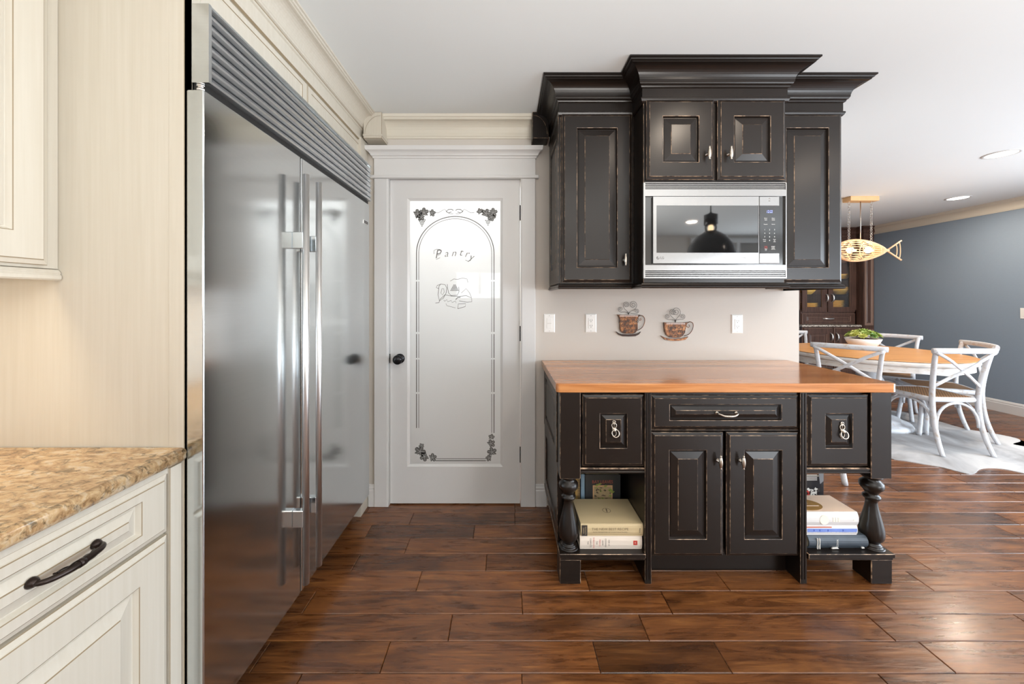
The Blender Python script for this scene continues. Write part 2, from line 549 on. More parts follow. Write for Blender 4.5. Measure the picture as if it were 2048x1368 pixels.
M_CHAIN = simple('aged_silver_chain', (0.5, 0.46, 0.42, 1), 0.35, metal=1.0)
M_BULB = emission('lit_bulb', (1.0, 0.72, 0.42, 1), 12)
M_CAN = emission('lit_lens', (1.0, 0.93, 0.84, 1), 9)
M_CLOCK = emission('blue_clock_digits', (0.36, 0.42, 1.0, 1), 3.0)
M_BTN = simple('button_lettering', srgb(226, 226, 224), 0.5, var=0.0)
M_RED = simple('red_print', srgb(196, 62, 52), 0.5, var=0.0)
M_GREY = simple('grey_print', srgb(126, 112, 96), 0.5, var=0.0)
M_LEAF1 = simple('succulent_leaf', srgb(150, 170, 84), 0.45, var=0.25, scale=20)
M_LEAF2 = simple('dark_succulent_leaf', srgb(98, 132, 56), 0.45, var=0.25, scale=20)
M_LEAF3 = simple('yellow_green_leaf', srgb(190, 196, 106), 0.45, var=0.2, scale=20)
M_SOIL = simple('pebble_soil', srgb(120, 96, 70), 0.9, var=0.3, scale=60)
M_CERAM = simple('white_ceramic', srgb(236, 236, 236), 0.2, var=0.01)
M_YELLOW = simple('yellow_glaze', srgb(238, 196, 96), 0.3, var=0.05)

# ------------------------------------------------------------------ room shell
bm = NB(); box(bm, XL-.1, XB+.1, YB-.1, YD+.1, -0.06, -0.006)
FLOOR = struct('floor', bm, M_SUB, 'reddish brown hand-scraped plank floor of kitchen and dining room')
PW = 0.1188
Y0 = 2.2115
def plank_bm(bm, x0, x1, y0, y1, lift):
    g = 0.0009; c = 0.0022
    x0 += g; x1 -= g; y0 += g; y1 -= g
    lo = [bm.verts.new((x, y, -0.006)) for x, y in ((x0, y0), (x1, y0), (x1, y1), (x0, y1))]
    ou = [bm.verts.new((x, y, -0.0022+lift)) for x, y in ((x0, y0), (x1, y0), (x1, y1), (x0, y1))]
    inn = [bm.verts.new((x, y, lift)) for x, y in ((x0+c, y0+c), (x1-c, y0+c), (x1-c, y1-c), (x0+c, y1-c))]
    for a, b in ((lo, ou), (ou, inn)):
        for k in range(4): bm.faces.new((a[k], a[(k+1) % 4], b[(k+1) % 4], b[k]))
    bm.faces.new(inn)
# joints read off the photograph: row index (0 = the row whose far edge is Y0) -> x where the joint meets the far edge of the row
JP = {0: [828, 1029], 1: [950], 2: [820.6], 3: [974], 4: [844, 1168, 1430], 5: [633, 1042.5, 1321], 6: [905, 1276.5, 1730], 7: [543, 781, 1185, 1426, 1835],
      8: [605, 1043, 1754]}
JP2 = {5: [1736, 2011], 4: [1810], 3: [1811], 2: [1838], 1: [], 0: [1986], 6: [2024]}
SPECIAL = {}
def row_far(r): return Y0-r*PW
planks = []
rows = list(range(-33, 10))
for r in rows:
    yf = row_far(r); yn = yf-PW
    xs = sorted({round((p-CX)*yf/F, 4) for p in JP.get(r, [])+JP2.get(r, [])})
    out = []
    x = xs[0] if xs else XL+RND.uniform(0.2, 1.0)
    if xs:
        while x > XL: 
            x -= RND.uniform(0.55, 1.15)
            if x > XL+.1: out.append(x)
        last = None
        for a in xs:
            if last is not None and a-last > 1.5: 
                n = int((a-last)/1.0)
                out += [last+(a-last)*(i+1)/(n+1)+RND.uniform(-.1, .1) for i in range(n)]
            out.append(a); last = a
        x = xs[-1]
    else:
        out.append(x)
    while x < XB:
        x += RND.uniform(0.6, 1.25)
        if x < XB-.15: out.append(x)
    out = sorted(out)
    ed = [XL]+out+[XB]
    for a, b in zip(ed[:-1], ed[1:]):
        if b-a > 0.05: planks.append((r, a, b, yf, yn))
def visible(a, b, yf, yn):
    if yf < 1.22: return False
    xl, xr = (0-CX)*yf/F, (2048-CX)*yf/F
    if b < max(xl, -0.95) or a > xr: return False
    if yn > YW and b < 1.85*yf/YW: return False      # hidden behind the kitchen wall
    return True
bm_rest = NB(); npl = 0
for (r, a, b, yf, yn) in planks:
    lift = RND.uniform(-0.0006, 0.0)
    if visible(a, b, yf, yn) and npl < 295:
        bm = NB(); plank_bm(bm, a, b, yn, yf, lift)
        o = obj('plank', bm, M_FLOOR, FLOOR); npl += 1
        t = RND.gauss(0.55, 0.2)
        pxc = (a+b)/2*F/yf+CX
        if r == 7 and 1180 < pxc < 1450: t = 0.06
        o['tone'] = max(0.05, min(1.0, t)); o['seed'] = RND.uniform(0, 90)
    else:
        plank_bm(bm_rest, a, b, yn, yf, lift)
for k in range(40):
    yf = row_far(10)-k*PW
    if yf < YB: break
    x = XL
    while x < XB:
        nx = min(XB, x+RND.uniform(0.5, 1.25)); plank_bm(bm_rest, x, nx, yf-PW, yf, 0.0); x = nx
o = obj('planks', bm_rest, M_FLOOR, FLOOR, kind='stuff'); o['tone'] = 0.5; o['seed'] = 11.0

bm = NB(); box(bm, XL-.1, XB+.1, YB-.1, YD+.1, ZC, ZC+.1)
struct('ceiling', bm, M_CEIL, 'flat light grey painted ceiling')
DX0, DX1, DZ = -0.745, 0.112, 2.075     # door opening
bm = NB()
box(bm, XL, DX0, YW, YW+.12, 0, ZC); box(bm, DX1, 1.861, YW, YW+.12, 0, ZC); box(bm, DX0, DX1, YW, YW+.12, DZ, ZC)
struct('wall_front', bm, M_WALL, 'greige kitchen partition wall with the pantry door')
bm = NB(); box(bm, XL-.1, XL, YB-.1, YD, 0, ZC)
struct('wall_left', bm, M_WALL, 'greige wall behind the cream cabinets')
bm = NB(); box(bm, XL, XB, YB-.1, YB, 0, ZC)
struct('wall_back', bm, M_WALL, 'greige wall behind the viewer with windows')
bm = NB(); box(bm, XB, XB+.1, YB-.1, YD, 0, ZC)
struct('wall_right', bm, M_BLUE, 'blue-grey painted dining room wall')
bm = NB(); box(bm, XL, XB, YD, YD+.1, 0, ZC)
struct('wall_far', bm, M_BLUE, 'blue-grey wall behind the dining hutch')
# pantry side walls so that the door closes a real room
bm = NB(); box(bm, 1.76, 1.861, YW+.12, 3.6, 0, ZC); box(bm, XL, 1.861, 3.6, 3.7, 0, ZC)
struct('wall_side', bm, M_WALL, 'greige wall enclosing the pantry')

BASEP = [(0, 0), (.016, 0), (.016, .098), (.012, .104), (.012, .110), (.014, .114), (.010, .122), (.008, .130), (0, .136)]
CROWNP = [(0, 2.318), (.008, 2.318), (.010, 2.326), (.014, 2.330)]+[(.016+.058*(1-math.cos(t*PI/2/7)), 2.334+.072*math.sin(t*PI/2/7)) for t in range(8)]+[(.078, 2.410), (.080, 2.416), (.086, 2.420), (.090, ZC), (0, ZC)]
bm = NB(); sweep(bm, [(-0.86, YW), (-0.822, YW)], BASEP); struct('baseboard_left', bm, M_WHITE, 'white baseboard sliver between refrigerator and door casing')
bm = NB(); sweep(bm, [(0.193, YW), (0.262, YW)], BASEP); struct('baseboard_front', bm, M_WHITE, 'white baseboard between door casing and black cabinet')
bm = NB(); sweep(bm, [(XB, YD), (XB, 2.7)], BASEP); struct('baseboard_right', bm, M_WHITE, 'white baseboard along the blue-grey wall')
bm = NB(); sweep(bm, [(-0.83, YW), (0.19, YW)], CROWNP); struct('trim_1', bm, M_CREAMTRIM, 'cream crown moulding above the pantry door')
bm = NB(); sweep(bm, [(XB, YD), (XB, YB)], CROWNP); struct('trim_2', bm, M_CREAMTRIM, 'cream crown moulding on top of the blue-grey wall')

# windows behind / beside the viewer (seen in reflections)
def window(name, M, w, h, nv, nh, label, blinds=False):
    t = thing(name, label, None, kind='structure')
    bm = NB()
    def bar(u0, u1, v0, v1, d0=-.01, d1=.05):
        prism(bm, [(u0, v0), (u1, v0), (u1, v1), (u0, v1)], M, d0, d1)
    bar(-.08, 0, -.08, h+.08); bar(w, w+.08, -.08, h+.08); bar(0, w, -.08, 0); bar(0, w, h, h+.08)
    for i in range(1, nv): bar(w*i/nv-.025, w*i/nv+.025, 0, h, -.01, .08)
    for i in range(1, nh): bar(0, w, h*i/nh-.02, h*i/nh+.02, -.01, .08)
    obj('window_frame', bm, M_WHITE, t)
    bm = NB(); prism(bm, [(0, 0), (w, 0), (w, h), (0, h)], M, 0.0, 0.004); obj('pane', bm, M_GLASS, t)
    if blinds:
        bm = NB()
        n = int(h/.06)
        for i in range(n):
            v = h-(i+.5)*h/n
            prism(bm, [(0.01, v), (w-.01, v), (w-.01, v+.004), (.01, v+.004)], M, .075, .115)
        obj('blind', bm, M_WHITE, t, kind='stuff')
    return t
window('window_1', lambda u, v, d: Vector((-1.0+u, YB+d, 1.32+v)), .96, .55, 2, 1, 'small white framed window with slatted blind mirrored in the pantry door glass', True)
window('window_2', lambda u, v, d: Vector((3.35+u, YB+d, 0.4+v)), 2.2, 1.9, 3, 1, 'wide white framed window in the wall behind the viewer')
window('window_3', lambda u, v, d: Vector((XB-d, -1.1+u, 0.08+v)), 3.6, 2.0, 2, 1, 'white framed sliding glass doors in the blue-grey wall')

# ------------------------------------------------------------------ pantry door
YC = 2.266
cas = thing('trim_3', 'white door casing with stepped cornice around the pantry door', None, kind='structure')
bm = NB(); box(bm, -0.822, -0.738, YC, YW, 0, 2.062, bev=.003); obj('casing_post', bm, M_WHITE, cas)
bm = NB(); box(bm, 0.104, 0.191, YC, YW, 0, 2.062, bev=.003); obj('casing_post', bm, M_WHITE, cas)
bm = NB(); box(bm, -0.842, 0.211, YC-.012, YW, 2.062, 2.081, bev=.003); obj('fillet_strip', bm, M_WHITE, cas)
bm = NB(); box(bm, -0.822, 0.191, YC, YW, 2.081, 2.195, bev=.001); obj('head_board', bm, M_WHITE, cas)
bm = NB()
sweep(bm, [(-0.822, YW), (-0.822, YC), (0.191, YC), (0.191, YW)],
      [(0, 2.186), (.006, 2.188), (.007, 2.197), (.016, 2.203), (.018, 2.210), (.026, 2.220), (.040, 2.228), (.042, 2.236), (.044, 2.252), (0, 2.252)])
obj('cornice', bm, M_WHITE, cas)
bm = NB(); box(bm, -0.745, -0.733, YC+.004, YW+.11, 0, 2.070); box(bm, .099, .112, YC+.004, YW+.11, 0, 2.07); box(bm, -0.745, .112, YC+.004, YW+.11, 2.066, 2.075)
obj('jamb', bm, M_WHITE, cas)

YP = 2.297
door = thing('door_1', 'white pantry door with an etched frosted glass pane', None, kind='structure')
bm = NB()
gx0, gx1, gz0, gz1 = -0.607+.0, -0.029, 0.254, 1.9325
dx0, dx1, dz0, dz1 = -0.730, 0.096, 0.008, 2.062
Md = front(0, YP, 0)
def drect(x0, x1, z0, z1): return [(x0, z0), (x1, z0), (x1, z1), (x0, z1)]
o_ = drect(dx0, dx1, dz0, dz1); i_ = drect(gx0-.014, gx1+.014, gz0-.014, gz1+.014); g_ = drect(gx0, gx1, gz0, gz1)
lay = [[bm.verts.new(Md(u, v, d)) for u, v in R] for R, d in ((o_, -.035), (o_, 0), (i_, 0), (i_, -.003), (g_, -.010), (g_, -.018))]
for a, b in zip(lay[:-1], lay[1:]):
    for k in range(4): bm.faces.new((a[k], a[(k+1) % 4], b[(k+1) % 4], b[k]))
obj('door_frame', bm, M_WHITE, door)
YG = YP+.012
bm = NB(); prism(bm, drect(gx0-.004, gx1+.004, gz0-.004, gz1+.004), front(0, YG, 0), -.006, 0.0)
PANE = obj('pane', bm, M_PANE, door)
# etched decoration, flat on the pane
Mg = front(0, YG, 0)
def gp(px, py):
    p = PX(px, py, YG); return (p.x, p.z)
PXM = YG/F      # metres per pixel on the pane
bm = NB()
D1, D2 = .0006, .0012
for off, w in ((0, 1.7), (4.6, 1.0)):
    pts = []
    for i in range(61):
        a = PI-PI*i/60
        pts.append(gp(910.5+(77.5-off)*math.cos(a), 507-(74-off)*math.sin(a)))
    ribbon(bm, pts, w*PXM, Mg, D1)
    for s in (-1, 1):
        x = 910.5+s*(77.5-off)
        for y0, y1 in ((507, 560), (563, 664), (668, 716), (719, 784), (788, 856 if s < 0 else 866)):
            ribbon(bm, [gp(x, y0), gp(x, y1)], w*PXM, Mg, D1)
for y, w in ((917.3, 1.1), (921.2, 1.7)):
    ribbon(bm, [gp(871, y), gp(972, y)], w*PXM, Mg, D1)
obj('etched_border', bm, M_ETCH, PANE)
def leaf(bm, px, py, r, rot):
    r *= 1.18
    pts = []
    N = 30
    for k in range(N):
        a = 2*PI*k/N
        rr = r*(0.62+0.38*abs(math.cos(2.5*(a)))**0.7)*(1.0 if math.cos(a) > -0.8 else 0.7)
        pts.append(gp(px+rr*math.cos(a+rot), py-rr*math.sin(a+rot)))
    c = bm.verts.new(Mg(*gp(px, py), D1)); vs = [bm.verts.new(Mg(u, v, D1)) for u, v in pts]
    for k in range(N): bm.faces.new((c, vs[k], vs[(k+1) % N]))
    for q in range(5):
        a = rot+2*PI*q/5
        ribbon(bm, [gp(px, py), gp(px+r*.8*math.cos(a), py-r*.8*math.sin(a))], 0.8*PXM, Mg, D2, 1)
def grapes(bm, px, py, n):
    for row in range(n):
        for k in range(n-row):
            x = px+(k-(n-row-1)/2)*3.1; y = py+row*3.0
            vs = [bm.verts.new(Mg(*gp(x+1.35*math.cos(2*PI*q/8), y+1.35*math.sin(2*PI*q/8)), D1)) for q in range(8)]
            bm.faces.new(vs)
bm = NB()
for a in ((835, 428, 8.5, .4), (848, 425, 8.5, 1.6), (842, 434, 7, 4.2), (864, 426, 6.5, .2), (960, 423, 6, 2.0), (972, 427, 8.5, 1.2), (986, 425, 8, .3), (983, 434, 7.5, 5.0),
          (840, 903, 10, 1.2), (849, 913, 8.5, 3.6), (865, 915, 7.5, .3), (843, 892, 5, 2.0), (984, 904, 8.5, 1.8), (982, 887, 7.5, .6), (983, 874, 5.5, 1.4), (978, 916, 6, 3.0)):
    leaf(bm, *a)
grapes(bm, 844, 440, 5); grapes(bm, 976, 441, 4)
for s in (-1, 1):
    ribbon(bm, [gp(909+s*x, y) for x, y in ((2, 421), (6, 418.5), (12, 419), (17, 423), (12, 426), (6, 424))], 1.6*PXM, Mg, D1)
    ribbon(bm, [gp(909+s*x, y) for x, y in ((2, 427), (8, 428), (14, 424.5), (20, 418.5), (26, 422), (33, 426), (40, 425))], .9*PXM, Mg, D1)
obj('etched_vine', bm, [M_ETCH, M_ETCHL], PANE)
bm = NB()
for ch, x, y, sz, rt in (('P', 874.5, 509, 24, .16), ('a', 892, 507.5, 20, .10), ('n', 907, 506.5, 20, .03), ('t', 921, 505, 21, -.03), ('r', 933, 508, 20, -.10), ('y', 942, 514, 20, -.15)):
    text_into(bm, ch, sz*PXM, Mg, D1, shear=.35, at=gp(x, y), rot=rt, offset=-0.0006)
ribbon(bm, [gp(x, y) for x, y in ((868, 508), (868, 501), (873, 498.5), (880, 499), (883, 503), (880, 509), (875, 511))], .8*PXM, Mg, D1)
ribbon(bm, [gp(872, 519), gp(880, 515.5)], .8*PXM, Mg, D1)
ribbon(bm, [gp(x, y) for x, y in ((931, 520), (936, 522.5), (941, 521), (943, 517))], .8*PXM, Mg, D1)
obj('etched_lettering', bm, M_ETCH, PANE)
bm = NB()
def zz(pts): return [gp(820+x/5.7, 400+y/5.7) for x, y in pts]
for pl, w in (([(330, 985), (320, 1080), (335, 1150), (380, 1120), (412, 1060), (418, 1000), (400, 965), (350, 958), (330, 985)], 1.0),
              ([(350, 960), (310, 975), (300, 1000), (330, 1010)], .9), ([(365, 1010), (352, 1060), (370, 1085), (390, 1050), (385, 1010), (365, 1010)], .8),
              ([(290, 1175), (330, 1170), (345, 1130), (400, 1080), (470, 1095), (560, 1100), (640, 1090), (700, 1115), (705, 1160), (650, 1165), (560, 1150)], 1.0),
              ([(385, 1140), (395, 1155), (420, 1135), (430, 1160), (470, 1145), (480, 1170), (520, 1150), (525, 1175)], .8),
              ([(545, 1240), (550, 1185), (635, 1180), (630, 1215), (545, 1240)], 1.0), ([(410, 1180), (420, 1205), (520, 1230)], .7),
              ([(425, 960), (430, 1010), (440, 1060), (470, 1090), (540, 1085), (560, 1040), (555, 990)], 1.0), ([(460, 925), (500, 900), (540, 905), (600, 890), (650, 900), (660, 940)], .9),
              ([(520, 1135), (545, 1112), (575, 1108)], 1.6), ([(585, 1060), (640, 1010), (680, 1060), (700, 1110)], .8)):
    ribbon(bm, zz(pl), w*PXM, Mg, D1)
for row in range(5):
    for k in range(row+1+1):
        x, y = zz([(500+(k-row/2)*16, 970+row*15)])[0]
        vs = [bm.verts.new(Mg(x+1.2*PXM*math.cos(q*PI/4), y+1.2*PXM*math.sin(q*PI/4), D1)) for q in range(8)]; bm.faces.new(vs)
obj('etched_still_life', bm, M_ETCH, PANE)
# knob, latch plate, hinges
kp = PX(800, 717, YP)
bm = NB()
lathe(bm, [(0, 0), (.031, 0), (.031, .006), (.026, .010), (.012, .013), (.011, .028), (.018, .034), (.028, .046), (.030, .056), (.026, .066), (.014, .071), (0, .072)], (kp.x, YP, kp.z), 24, 'Y')
obj('door_knob', bm, M_KNOBBLK, door)
bm = NB(); box(bm, -0.738, -0.728, YP-.006, YP+.001, kp.z-.028, kp.z+.03); obj('latch_plate', bm, M_KNOBBLK, door)
for py0, py1 in ((411, 441), (652, 682), (893, 924)):
    z1 = PX(0, py0, YP).z; z0 = PX(0, py1, YP).z
    bm = NB(); lathe(bm, [(.0, 0), (.0065, 0), (.0065, z1-z0), (0, z1-z0)], (.0995, YP-.005, z0), 10); box(bm, .0955, .1035, YP-.004, YP, z0, z1)
    obj('hinge', bm, M_KNOBBLK, door)

# ------------------------------------------------------------------ shared hardware
def knob(parent, x, y, z, mat=None):
    """fluted egg-shaped knob on a stem, front facing -Y"""
    bm = NB()
    lathe(bm, [(0, 0), (.009, 0), (.009, .003), (.005, .006), (.005, .020), (0, .020)], (x, y, z), 12, 'Y')
    prof = [(0, -.031), (.004, -.031), (.0048, -.028), (.0036, -.0255), (.0062, -.019), (.0082, -.008), (.0086, 0), (.0082, .008), (.0062, .019), (.0036, .0255), (.0048, .028), (.004, .031), (0, .031)]
    lathe(bm, prof, (x, y-.024, z), 12)
    return obj('knob', bm, mat or M_PEWTER, parent)
def bail(parent, x, y, z, half=.044):
    bm = NB()
    pts = [(x-half, y, z+.006), (x-half, y-.016, z+.006), (x-half+.008, y-.024, z+.003), (x-half*.5, y-.027, z-.002), (x, y-.028, z-.003), (x+half*.5, y-.027, z-.002), (x+half-.008, y-.024, z+.003), (x+half, y-.016, z+.006), (x+half, y, z+.006)]
    pts = catmull(pts, 4)
    n = len(pts); tube(bm, pts, [.0034+.002*math.sin(PI*i/(n-1))**4 for i in range(n)], 8)
    for s in (-1, 1): lathe(bm, [(0, 0), (.0075, 0), (.0075, .004), (.004, .008), (0, .008)], (x+s*half, y, z+.006), 10, 'Y')
    for k in (-1, 0, 1): tube(bm, [(x+k*.005-.001, y-.028, z-.003), (x+k*.005+.001, y-.028, z-.003)], .0064, 8)
    return obj('handle', bm, M_PEWTER, parent)
def ring_pull(parent, x, y, z, ang=0.3):
    bm = NB()
    M = front(x, y, z)
    def loop(cu, cv, r, t, d, sy=1.0, tilt=0.0):
        tube(bm, [M(cu+r*math.cos(a), cv+r*sy*math.sin(a), d+tilt*(1-math.sin(a))) for a in [2*PI*k/18 for k in range(18)]], t, 6, closed=True)
    loop(0, .030, .0062, .0022, .003); loop(0, .013, .0105, .0026, .003, 1.15)
    tube(bm, [M(0, .032, .003), M(0, .004, .003)], .0022, 6)
    tube(bm, [M(-.010, -.002, .004), M(.010, -.002, .004)], .004, 8)
    lathe(bm, [(0, 0), (.005, 0), (.005, .010), (.007, .014), (0, .016)], (x, y, z-.006), 10, 'Y')
    loop(0, -.022, .010, .002, .003, 1.25)
    loop(.005, -.020, .0165, .0026, .006, 1.0, .004)
    lathe(bm, [(0, 0), (.004, 0), (.004, .003), (0, .005)], (x, y, z-.038), 8, 'Y')
    return obj('ring_pull', bm, M_PEWTER, parent)

# ------------------------------------------------------------------ black base cabinet
BY = 1.656            # plane of legs and posts
S1 = F/BY
def bx(px): return (px-CX)/S1
def bz(py): return H-(py-CY)/S1
cab = thing('base_cabinet', 'black distressed base cabinet with turned legs under the wooden worktop', 'cabinet', (1.01, 2.0, 0))
ZT = 0.878
SHZ0, SHZ1 = .112, .144
RX0, RX1 = 1.678, 1.772
# carcass of the centre section
bm = NB()
box(bm, .655, 1.369, BY+.035, YW-.004, .12, ZT, bev=.001)
box(bm, .672, 1.352, BY+.085, YW-.01, 0, .12)                # recessed toe kick
obj('carcass', bm, BK, cab)
for x0, x1 in ((.641, .671), (1.353, 1.383)):
    bm = NB()
    box(bm, x0, x1, BY, YW-.004, 0.0, ZT, bev=.0011, bmat=1)
    for k in (-1, 1):
        box(bm, (x0+x1)/2+k*.0065-.0028, (x0+x1)/2+k*.0065+.0028, BY-.003, BY+.004, .02, ZT-.005, bev=.0012)
    obj('post', bm, BK, cab)
bm = NB(); box(bm, .672, 1.352, BY+.010, BY+.05, .698, .703, bev=.001, bmat=1); box(bm, .672, 1.352, BY+.012, BY+.05, .864, ZT)
obj('rail', bm, BK, cab)
FY = BY+.022         # back of door fronts; faces come out to about BY
def front_part(name, x0, x1, z0, z1, su, sv, field=.026, parent=None, mats=BK, yb=FY, t=.02):
    bm = NB(); panel(bm, front(x0, yb, z0), x1-x0, z1-z0, door_rings(su, sv, t, field))
    return obj(name, bm, mats, parent)
d = front_part('drawer', .674, 1.351, bz(859), bz(791.5), .082, .041, .017, cab)
bail(d, bx(1452.5), FY-.02, bz(828))
d = front_part('door', .674, 1.0045, bz(1114), bz(866), .080, .080, .03, cab); knob(d, bx(1436), FY-.02, bz(921))
d = front_part('door', 1.0195, 1.351, bz(1114), bz(866), .080, .080, .03, cab); knob(d, bx(1481), FY-.02, bz(921))
# end drawers in their boxes
for x0, x1 in ((.357, .639), (1.392, 1.674)):
    left = x0 < 1
    bm = NB()
    xa, xb = (.276, .641) if left else (1.383, 1.762)
    box(bm, xa, xb, BY+.03, YW-.004, .522, ZT, bev=.001)
    obj('drawer_box', bm, BK, cab)
    bm = NB(); ya = BY-.004; za, zb = .502, .526
    xr0, xr1 = (x0-.010, .641) if left else (1.383, x1+.004)
    sweep(bm, [(xr0, BY+.03), (xr1, BY+.03)], [(0, .503), (.024, .503), (.028, .507), (.028, .511), (.024, .514), (.026, .518), (.026, .524), (.020, .528), (0, .528)], wear={6})
    obj('moulding', bm, BK, cab)
    d = front_part('drawer', x0, x1, bz(934), bz(790.5), .079, .085, .017, cab)
    ring_pull(d, bx(1228) if left else bx(1684), FY-.02, bz(857) if left else bz(860))
    # shelf
    bm = NB()
    xs0, xs1 = (.248, .641) if left else (1.383, 1.776)
    box(bm, xs0, xs1, BY-.012, YW-.004, SHZ0+.012, SHZ1, bev=.002, bmat=1)
    box(bm, xs0+.004, xs1-.004, BY-.006, YW-.006, SHZ0, SHZ0+.0115, bev=.002, bmat=1)
    obj('shelf', bm, BK, cab)
# left end panel with two recessed fields
bm = NB()
box(bm, .262, .276, BY+.08, YW-.002, SHZ1, ZT)
Mw = west(.262, BY+.08, .522); w_ = YW-.002-BY-.08
panel(bm, Mw, w_, ZT-.522, [(0, 0, 0, 0), (0, 0, .014, 1), (.0015, .0015, .0155, 0), (.07, .05, .0155, 1), (.072, .052, .0145, 0), (.076, .056, .005, 0), (.08, .06, .005, 0), (.10, .08, .012, 1), (.102, .082, .013, 0)])
Mw2 = west(.262, BY+.08, SHZ1)
panel(bm, Mw2, w_, .522-SHZ1-.004, [(0, 0, 0, 0), (0, 0, .010, 1), (.0015, .0015, .0115, 0), (.06, .05, .0115, 1), (.062, .052, .0105, 0), (.066, .056, .004, 0)])
obj('side_panel', bm, BK, cab)
# turned legs
def turned_leg(x0, x1, xc):
    y0, y1 = BY, BY+.092
    yc = (y0+y1)/2
    bm = NB(); box(bm, x0, x1, y0, y1, bz(958), ZT, bev=.0022, bmat=1)
    r = .045
    prof = [(.034, .4805), (.040, .4795), (.041, .473), (.031, .470), (.028, .462), (.034, .454), (.0425, .446), (.0455, .434), (.0425, .421), (.032, .408), (.025, .398), (.023, .390), (.031, .385), (.034, .378), (.031, .371),
            (.0235, .366), (.0215, .352), (.0245, .330), (.031, .300), (.040, .262), (.0462, .230), (.047, .208), (.043, .189), (.034, .176), (.0275, .168), (.028, .164), (.034, .161), (.038, .156), (.034, .1515), (.042, .149), (.047, .1465), (.047, SHZ1)]
    # spread the turning over the gap between block and shelf
    lathe(bm, [(a, b) for a, b in prof], (xc, yc, 0), 28)
    o = obj('turned_leg', bm, BK, cab)
    bm = NB(); box(bm, x0-.001, x1+.001, y0-.002, y1, 0, SHZ0, bev=.003, bmat=1)
    obj('foot', bm, BK, cab)
turned_leg(.252, .346, .299)
turned_leg(RX0, RX1, 1.725)

# worktop
bm = NB()
box(bm, .233, 1.786, BY-.012, YW-.001, ZT+.0005, .920)
es = [e for e in bm.edges if abs(e.verts[0].co.z-e.verts[1].co.z) > .01 and min(v.co.y for v in e.verts) < 1.7]
bmesh.ops.bevel(bm, geom=es, offset=.018, segments=5, profile=.5, affect='EDGES')
es = [e for e in bm.edges if abs(e.verts[0].co.z-.92) < 1e-4 and abs(e.verts[1].co.z-.92) < 1e-4 or (abs(e.verts[0].co.z-ZT-.0005) < 1e-4 and abs(e.verts[1].co.z-ZT-.0005) < 1e-4)]
bmesh.ops.bevel(bm, geom=es, offset=.0045, segments=3, profile=.5, affect='EDGES')
o = obj('worktop', bm, M_TOP, None, loc=(1.01, 1.97, ZT)); tag(o, 'honey brown glued wood worktop on the black base cabinet', 'worktop')

# ------------------------------------------------------------------ books
def flat_book(name, label, x0, x1, y0, y1, z0, z1, cover, page, spine_round=0.0, th=.003):
    """lying book, spine towards the viewer"""
    t = thing(name, label, 'book', ((x0+x1)/2, (y0+y1)/2, z0), 'books on the open shelves of the black cabinet')
    bm = NB()
    box(bm, x0, x1, y0+.004, y1, z1-th, z1, bev=.0008); box(bm, x0, x1, y0+.004, y1, z0, z0+th, bev=.0008)
    n = 6
    pts = []
    for i in range(n+1):
        a = i/n; z = z0+(z1-z0)*a; pts.append((y0+.006-spine_round*math.sin(PI*a)-.006*min(1, 4*a, 4*(1-a)), z))
    for i in range(n):
        q = [(x0, pts[i][0], pts[i][1]), (x1, pts[i][0], pts[i][1]), (x1, pts[i+1][0], pts[i+1][1]), (x0, pts[i+1][0], pts[i+1][1])]
        f = quad(bm, q); f.smooth = spine_round > 0
        quad(bm, [(a, b+.003, c) for a, b, c in q])
    obj('cover', bm, cover, t)
    bm = NB(); box(bm, x0+.004, x1-.004, y0+.008, y1-.004, z0+th, z1-th); obj('pages', bm, page, t)
    return t
M_PAGES = simple('book_pages', srgb(226, 214, 190), 0.8, var=0.1, scale=200)
M_TAN = simple('tan_book_cover', srgb(206, 186, 146), 0.5, var=0.04)
M_CREAMBK = simple('cream_book_cover', srgb(234, 222, 208), 0.5, var=0.02)
M_BROWNP = simple('brown_print', srgb(112, 96, 78), 0.6, var=0.0)
M_BLKP = simple('dark_print', srgb(60, 54, 50), 0.6, var=0.0)
M_SLATE = simple('slate_book_cover', srgb(62, 64, 66), 0.4, var=0.06)
M_LTBLUE = simple('light_blue_book_cover', srgb(136, 164, 184), 0.45, var=0.05)
M_GOLDBK = simple('ochre_book_cover', srgb(186, 150, 88), 0.5, var=0.08)
M_ROSE = simple('rose_lettering', srgb(196, 104, 84), 0.5, var=0.0)
M_SPINEG = simple('greige_spine_label', srgb(200, 180, 152), 0.5, var=0.02)
yS = 1.676
b1 = flat_book('book', 'cream cookbook with a red square on its spine, under the tan cookbook', .3475, .636, yS, 1.872, SHZ1, .2065, M_CREAMBK, M_PAGES)
sp = front(.3475, yS, SHZ1)
bm = NB()
for u, tx, mt in ((.037, 'THE', 0), (.049, 'COMPLETE', 0), (.064, 'ROBUCHON', 1), (.078, 'THE', 0), (.092, 'FRENCH', 1), (.105, 'HOME', 0), (.119, 'COOKING', 0), (.134, 'FOR US', 0)):
    text_into(bm, tx, .0085, sp, .0007, mat=mt, rot=-PI/2, at=(u, .031))
obj('lettering', bm, [M_BLKP, M_RED, M_CREAMBK], b1); bm = NB()
prism(bm, [(.2475, .021), (.266, .021), (.266, .041), (.2475, .041)], sp, .0, .0007, 1)
text_into(bm, 'K', .012, sp, .0010, mat=2, at=(.257, .031))
obj('spine_label', bm, [M_BLKP, M_RED, M_CREAMBK], b1)
b2 = flat_book('book', 'tan cookbook titled THE NEW BEST RECIPE lying on the cream cookbook', .351, .6395, yS-.004, 1.884, .2067, .264, M_TAN, M_PAGES)
sp = front(.351, yS-.004, .2067)
bm = NB()
text_into(bm, 'THE NEW BEST RECIPE', .0165, sp, .0010, at=(.135, .034), sx=1.02, offset=-.0002)
